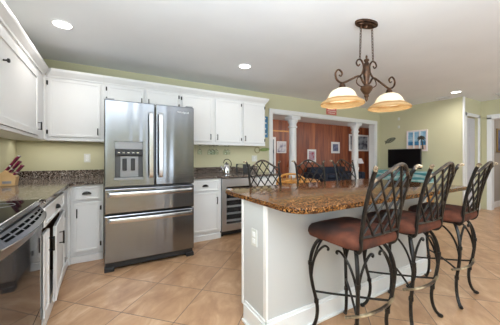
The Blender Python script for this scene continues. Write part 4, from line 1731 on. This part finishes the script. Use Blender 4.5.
# coral sign above the opening
t = thing('coral_sign', 'small coral pink sign hanging above the wide opening', 'sign', (4.52, YB, 2.16))
f = fy(YB - 0.001)
bm = nb()
box(bm, 4.37, 4.70, 0.004, 0.018, 2.165, 2.335, 0.002, f)
pn = obj('panel', bm, M['pink'], t)
bm = nb()
for z, a, b in ((2.292, 4.42, 4.65), (2.247, 4.40, 4.67), (2.202, 4.43, 4.64)):
    x = a
    while x < b:
        wl = random.uniform(0.012, 0.03)
        box(bm, x, min(b, x + wl), 0.018, 0.0195, z - 0.010, z + 0.010, 0, f)
        x += wl + 0.008
obj('faint_lettering', bm, M['cream_letter'], pn)
bm = nb()
tube(bm, [f(4.39, 0.012, 2.33), f(4.53, 0.006, 2.395), f(4.68, 0.012, 2.33)], 0.002, 5)
obj('string', bm, M['rope'], t)

# ------------------------------------------------------------------ television wall
FW = lambda u, w_, z: (XR - 0.001 - w_, u, z)


def beach(t, a_, f):
    # three window-like views: sky, sea, sand and a palm
    y0, y1, z0, z1 = 2.888 + 0.035, 3.35 - 0.035, 1.335, 1.815 - 0.03
    bm = nb()
    box(bm, y0, y1, 0.0165, 0.018, 1.335, 1.46, 0, f)
    obj('sand', bm, M['sand'], a_)
    bm = nb()
    box(bm, y0, y1, 0.0165, 0.018, 1.46, 1.55, 0, f)
    obj('sea', bm, M['sea'], a_)
    bm = nb()
    for yy in (y0 + (y1 - y0) / 3, y0 + 2 * (y1 - y0) / 3):
        box(bm, yy - 0.016, yy + 0.016, 0.018, 0.028, 1.33, 1.79, 0.002, f)
    obj('divider', bm, M['picframe'], t)
    bm = nb()
    tube(bm, [f(2.985, 0.020, 1.36), f(2.995, 0.020, 1.50), f(3.02, 0.020, 1.62)], [0.018, 0.013, 0.010], 6)
    for ang in (0, 35, 75, 110, 150, 180, 215, -35):
        c_, s_ = math.cos(R(ang)), math.sin(R(ang))
        tube(bm, [f(3.02, 0.020, 1.62), f(3.02 + 0.05 * c_, 0.021, 1.62 + 0.05 * s_ + 0.01), f(3.02 + 0.10 * c_, 0.020, 1.62 + 0.075 * s_ - 0.02)], [0.008, 0.018, 0.003], 6)
    obj('palm', bm, M['palm'], a_)


picture('beach_picture', 'framed beach picture with palm, right of and above the television', 'picture', FW, 2.888, 3.35, 1.315, 1.82, M['pinkframe'], M['sky_blue'], 0.034, beach)

# fish-bone decoration
t = thing('fish_decoration', 'dark grey wooden fish decoration on the wall left of the beach picture', 'wall decoration', (XR, 3.82, 1.62))
bm = nb()
outl = []
for k in range(24):
    a = 2 * PI * k / 24
    outl.append((0.15 * math.cos(a), 0.055 * math.sin(a) * (1 + 0.25 * math.cos(a))))
ca, sa = math.cos(R(-18)), math.sin(R(-18))
rot = lambda u, v: (3.745 + 0.8 * (u * ca - v * sa), 1.62 + 0.9 * (u * sa + v * ca))
ff = lambda x, y, z: FW(*(lambda q: (q[0], z, q[1]))(rot(x, y)))
tube(bm, [ff(*p, 0.014) for p in outl], 0.009, 6, True)
for k in range(5):
    u = -0.09 + k * 0.045
    h = 0.045
    tube(bm, [ff(u, -h, 0.014), ff(u + 0.012, 0, 0.016), ff(u, h, 0.014)], 0.007, 6)
tube(bm, [ff(-0.14, 0, 0.014), ff(0.15, 0, 0.014)], 0.007, 6)
obj('body', bm, M['bone'], t, True)
bm = nb()
prism(bm, [(0.14, 0.0), (0.20, 0.055), (0.185, 0.0), (0.20, -0.055)], 0.006, 0.02, 0, f=ff)
obj('tail', bm, M['bone'], t)

# wall plates
for z, lab in ((2.146, 'small white wall plate above the fish decoration, the upper one'), (1.943, 'small white wall plate above the fish decoration, the lower one')):
    bm = nb()
    box(bm, 3.52, 3.57, 0.0, 0.012, z - 0.035, z + 0.035, 0.003, FW)
    tag(obj('wall_plate', bm, M['plate'], None, loc=(XR - 0.01, 3.6, z)), lab, 'wall plate')

# console with sea print and the television
t = thing('console_table', 'low console with teal sea print top under the television', 'console', (6.18, 3.4, 0))
bm = nb()
box(bm, 5.98, 6.38, 2.72, 4.00, 0.60, 0.845, 0.01)
obj('printed_front', bm, M['wave'], t)
bm = nb()
box(bm, 6.0, 6.37, 2.75, 3.97, 0.10, 0.60, 0.004)
obj('cabinet_body', bm, M['wood_honey'], t)
for y in (2.80, 3.92):
    for x in (6.04, 6.33):
        bm = nb()
        lathe(bm, [(0.02, 0.001), (0.028, 0.10)], (x, y), 12)
        obj('leg', bm, M['wood_dark'], t)
t = thing('television', 'black flat television standing on the sea print console', 'television', (6.2, 3.38, 0.846))
bm = nb()
box(bm, 6.18, 6.215, 2.92, 3.69, 0.905, 1.375, 0.006)
obj('housing', bm, M['black_plastic'], t)
bm = nb()
box(bm, 6.176, 6.1805, 2.935, 3.675, 0.925, 1.362)
obj('screen', bm, mat('tv_screen_black', (0.004, 0.004, 0.005), 0.35, spec=0.2), t)
bm = nb()
box(bm, 6.12, 6.28, 3.13, 3.49, 0.847, 0.857, 0.003)
box(bm, 6.19, 6.21, 3.27, 3.35, 0.855, 0.91)
obj('stand', bm, M['black_plastic'], t)

# picture in the room beyond the hall
FR = lambda u, w_, z: (u, 2.139 - w_, z)
picture('framed_picture', 'dark framed picture in the room beyond the hall, at the right edge', 'picture', FR, 7.93, 8.50, 1.30, 1.85, M['goldframe'], M['photo_dark'], 0.03)

# ------------------------------------------------------------------ den things
DN = fy(YD - 0.001)
picture('framed_picture', 'white framed picture with dark blue print, the higher of the middle two', 'picture', DN, 7.92, 8.42, 1.335, 1.80, M['picframe'], M['photo_dark'], 0.085)
picture('framed_picture', 'white framed picture with red print above the navy sofa', 'picture', DN, 6.62, 7.07, 0.98, 1.475, M['picframe'], M['photo_red'], 0.075)
picture('framed_picture', 'large white framed grey picture seen behind the right column', 'picture', DN, 9.02, 10.35, 1.44, 2.17, M['picframe'], M['photo_grey'], 0.07)
picture('framed_picture', 'pale framed print seen left of the left column', 'picture', DN, 5.18, 5.60, 1.32, 1.74, M['picframe'], M['photo_pale'], 0.03)

t = thing('sofa', 'navy blue sofa against the wood panelled wall of the den', 'sofa', (7.35, 6.5, 0))
bm = nb()
box(bm, 6.45, 8.35, 5.95, 6.95, 0.08, 0.42, 0.04)
obj('seat_base', bm, M['navy'], t, True)
bm = nb()
box(bm, 6.45, 8.35, 6.68, 6.98, 0.40, 0.80, 0.08)
obj('backrest', bm, M['navy'], t, True)
for x0 in (6.30, 8.28):
    bm = nb()
    box(bm, x0, x0 + 0.22, 5.93, 6.98, 0.08, 0.62, 0.06)
    obj('armrest', bm, M['navy'], t, True)
for k in range(3):
    bm = nb()
    box(bm, 6.54 + k * 0.58, 7.10 + k * 0.58, 5.93, 6.70, 0.42, 0.56, 0.05)
    obj('seat_cushion', bm, M['navy'], t, True)
for x in (6.5, 8.3):
    for y in (6.02, 6.9):
        bm = nb()
        lathe(bm, [(0.025, 0.001), (0.03, 0.085)], (x, y), 10)
        obj('leg', bm, M['wood_dark'], t)


def table_lamp(x, y, z, lab, shade, base, h=0.52, r=0.13):
    t = thing('table_lamp', lab, 'lamp', (x, y, z))
    bm = nb()
    lathe(bm, [(0.07, z), (0.07, z + 0.015), (0.025, z + 0.03), (0.055, z + 0.12), (0.06, z + 0.18), (0.02, z + 0.26), (0.012, z + h - 0.16)], (x, y), 18)
    obj('base', bm, base, t, True)
    bm = nb()
    lathe(bm, [(r, z + h - 0.20), (r * 0.68, z + h), (r * 0.66, z + h), (r * 0.98, z + h - 0.20)], (x, y), 24, cap=False)
    obj('lamp_shade', bm, shade, t, True)
    L = bpy.data.lights.new('table_lamp_light', 'POINT')
    L.energy = 2.0
    L.color = (1, 0.85, 0.65)
    L.shadow_soft_size = 0.04
    o = bpy.data.objects.new('table_lamp_light', L)
    COL.objects.link(o)
    o.parent = t
    o.location = (0, 0, h - 0.1)


def side_table(x, y, lab, h=0.6):
    t = thing('side_table', lab, 'table', (x, y, 0))
    bm = nb()
    box(bm, x - 0.24, x + 0.24, y - 0.24, y + 0.24, h - 0.03, h, 0.005)
    obj('tabletop', bm, M['wood_dark'], t)
    for sx in (-1, 1):
        for sy in (-1, 1):
            bm = nb()
            lathe(bm, [(0.014, 0.001), (0.022, h - 0.03)], (x + sx * 0.2, y + sy * 0.2), 10)
            obj('leg', bm, M['wood_dark'], t)


side_table(8.92, 6.6, 'dark side table under the white shaded lamp in the den', 0.56)
table_lamp(8.86, 6.55, 0.561, 'table lamp with white shade right of the navy sofa', M['shade_lamp'], M['white'], 0.56, 0.24)
side_table(5.28, 6.45, 'dark side table under the rust shaded lamp in the den', 0.42)
table_lamp(5.30, 6.45, 0.421, 'table lamp with rust shade below the pale print', M['shade_rust'], M['white'], 0.62, 0.15)

# honey wood dining table and rattan style chair seen between the far stools
t = thing('dining_table', 'honey coloured wooden table behind the far stools', 'table', (2.87, 3.32, 0))
bm = nb()
lathe(bm, [(0.36, 0.745), (0.38, 0.755), (0.38, 0.775), (0.365, 0.785)], (2.87, 3.32), 40)
obj('tabletop', bm, M['wood_honey'], t, True)
bm = nb()
lathe(bm, [(0.10, 0.06), (0.07, 0.12), (0.05, 0.30), (0.07, 0.45), (0.045, 0.60), (0.09, 0.745)], (2.87, 3.32), 20)
obj('pedestal', bm, M['wood_honey'], t, True)
for k in range(4):
    a = R(45 + 90 * k)
    bm = nb()
    tube(bm, smoothpts([(2.87 + 0.05 * math.cos(a), 3.32 + 0.05 * math.sin(a), 0.16), (2.87 + 0.2 * math.cos(a), 3.32 + 0.2 * math.sin(a), 0.12), (2.87 + 0.36 * math.cos(a), 3.32 + 0.36 * math.sin(a), 0.026)], 4), 0.025, 8)
    obj('foot', bm, M['wood_honey'], t, True)


def rattan_chair(x, y, rz, lab):
    t = thing('wooden_chair', lab, 'chair', (0, 0, 0))
    ORG[t.name] = Vector((0, 0, 0))
    bm = nb()
    prism(bm, rrect(-0.21, 0.21, -0.2, 0.2, 0.06), 0.43, 0.46, 0.006)
    obj('seat', bm, M['wood_honey'], t, True)
    for sx in (-1, 1):
        bm = nb()
        tube(bm, [(sx * 0.17, 0.16, 0.001), (sx * 0.16, 0.16, 0.432)], 0.016, 8)
        obj('leg', bm, M['wood_honey'], t, True)
        bm = nb()
        tube(bm, [(sx * 0.18, -0.20, 0.001), (sx * 0.17, -0.17, 0.432)], 0.016, 8)
        obj('leg', bm, M['wood_honey'], t, True)
    bm = nb()
    tube(bm, smoothpts([(-0.18, -0.17, 0.45), (-0.20, -0.21, 0.70), (-0.19, -0.24, 0.86), (-0.10, -0.26, 0.935), (0, -0.265, 0.95), (0.10, -0.26, 0.935), (0.19, -0.24, 0.86), (0.20, -0.21, 0.70), (0.18, -0.17, 0.45)], 5), 0.014, 8)
    tube(bm, [(-0.19, -0.235, 0.83), (0, -0.25, 0.86), (0.19, -0.235, 0.83)], 0.010, 8)
    for k in range(5):
        u = -0.12 + 0.06 * k
        tube(bm, [(u, -0.18, 0.45), (u, -0.245, 0.85), (u * 1.05, -0.258, 0.93)], 0.007, 6)
    obj('backrest', bm, M['wood_honey'], t, True)
    t.location = (x, y, 0)
    t.rotation_euler = (0, 0, rz)


rattan_chair(2.34, 2.78, R(-48), 'honey wood spindle back chair before the honey coloured table')
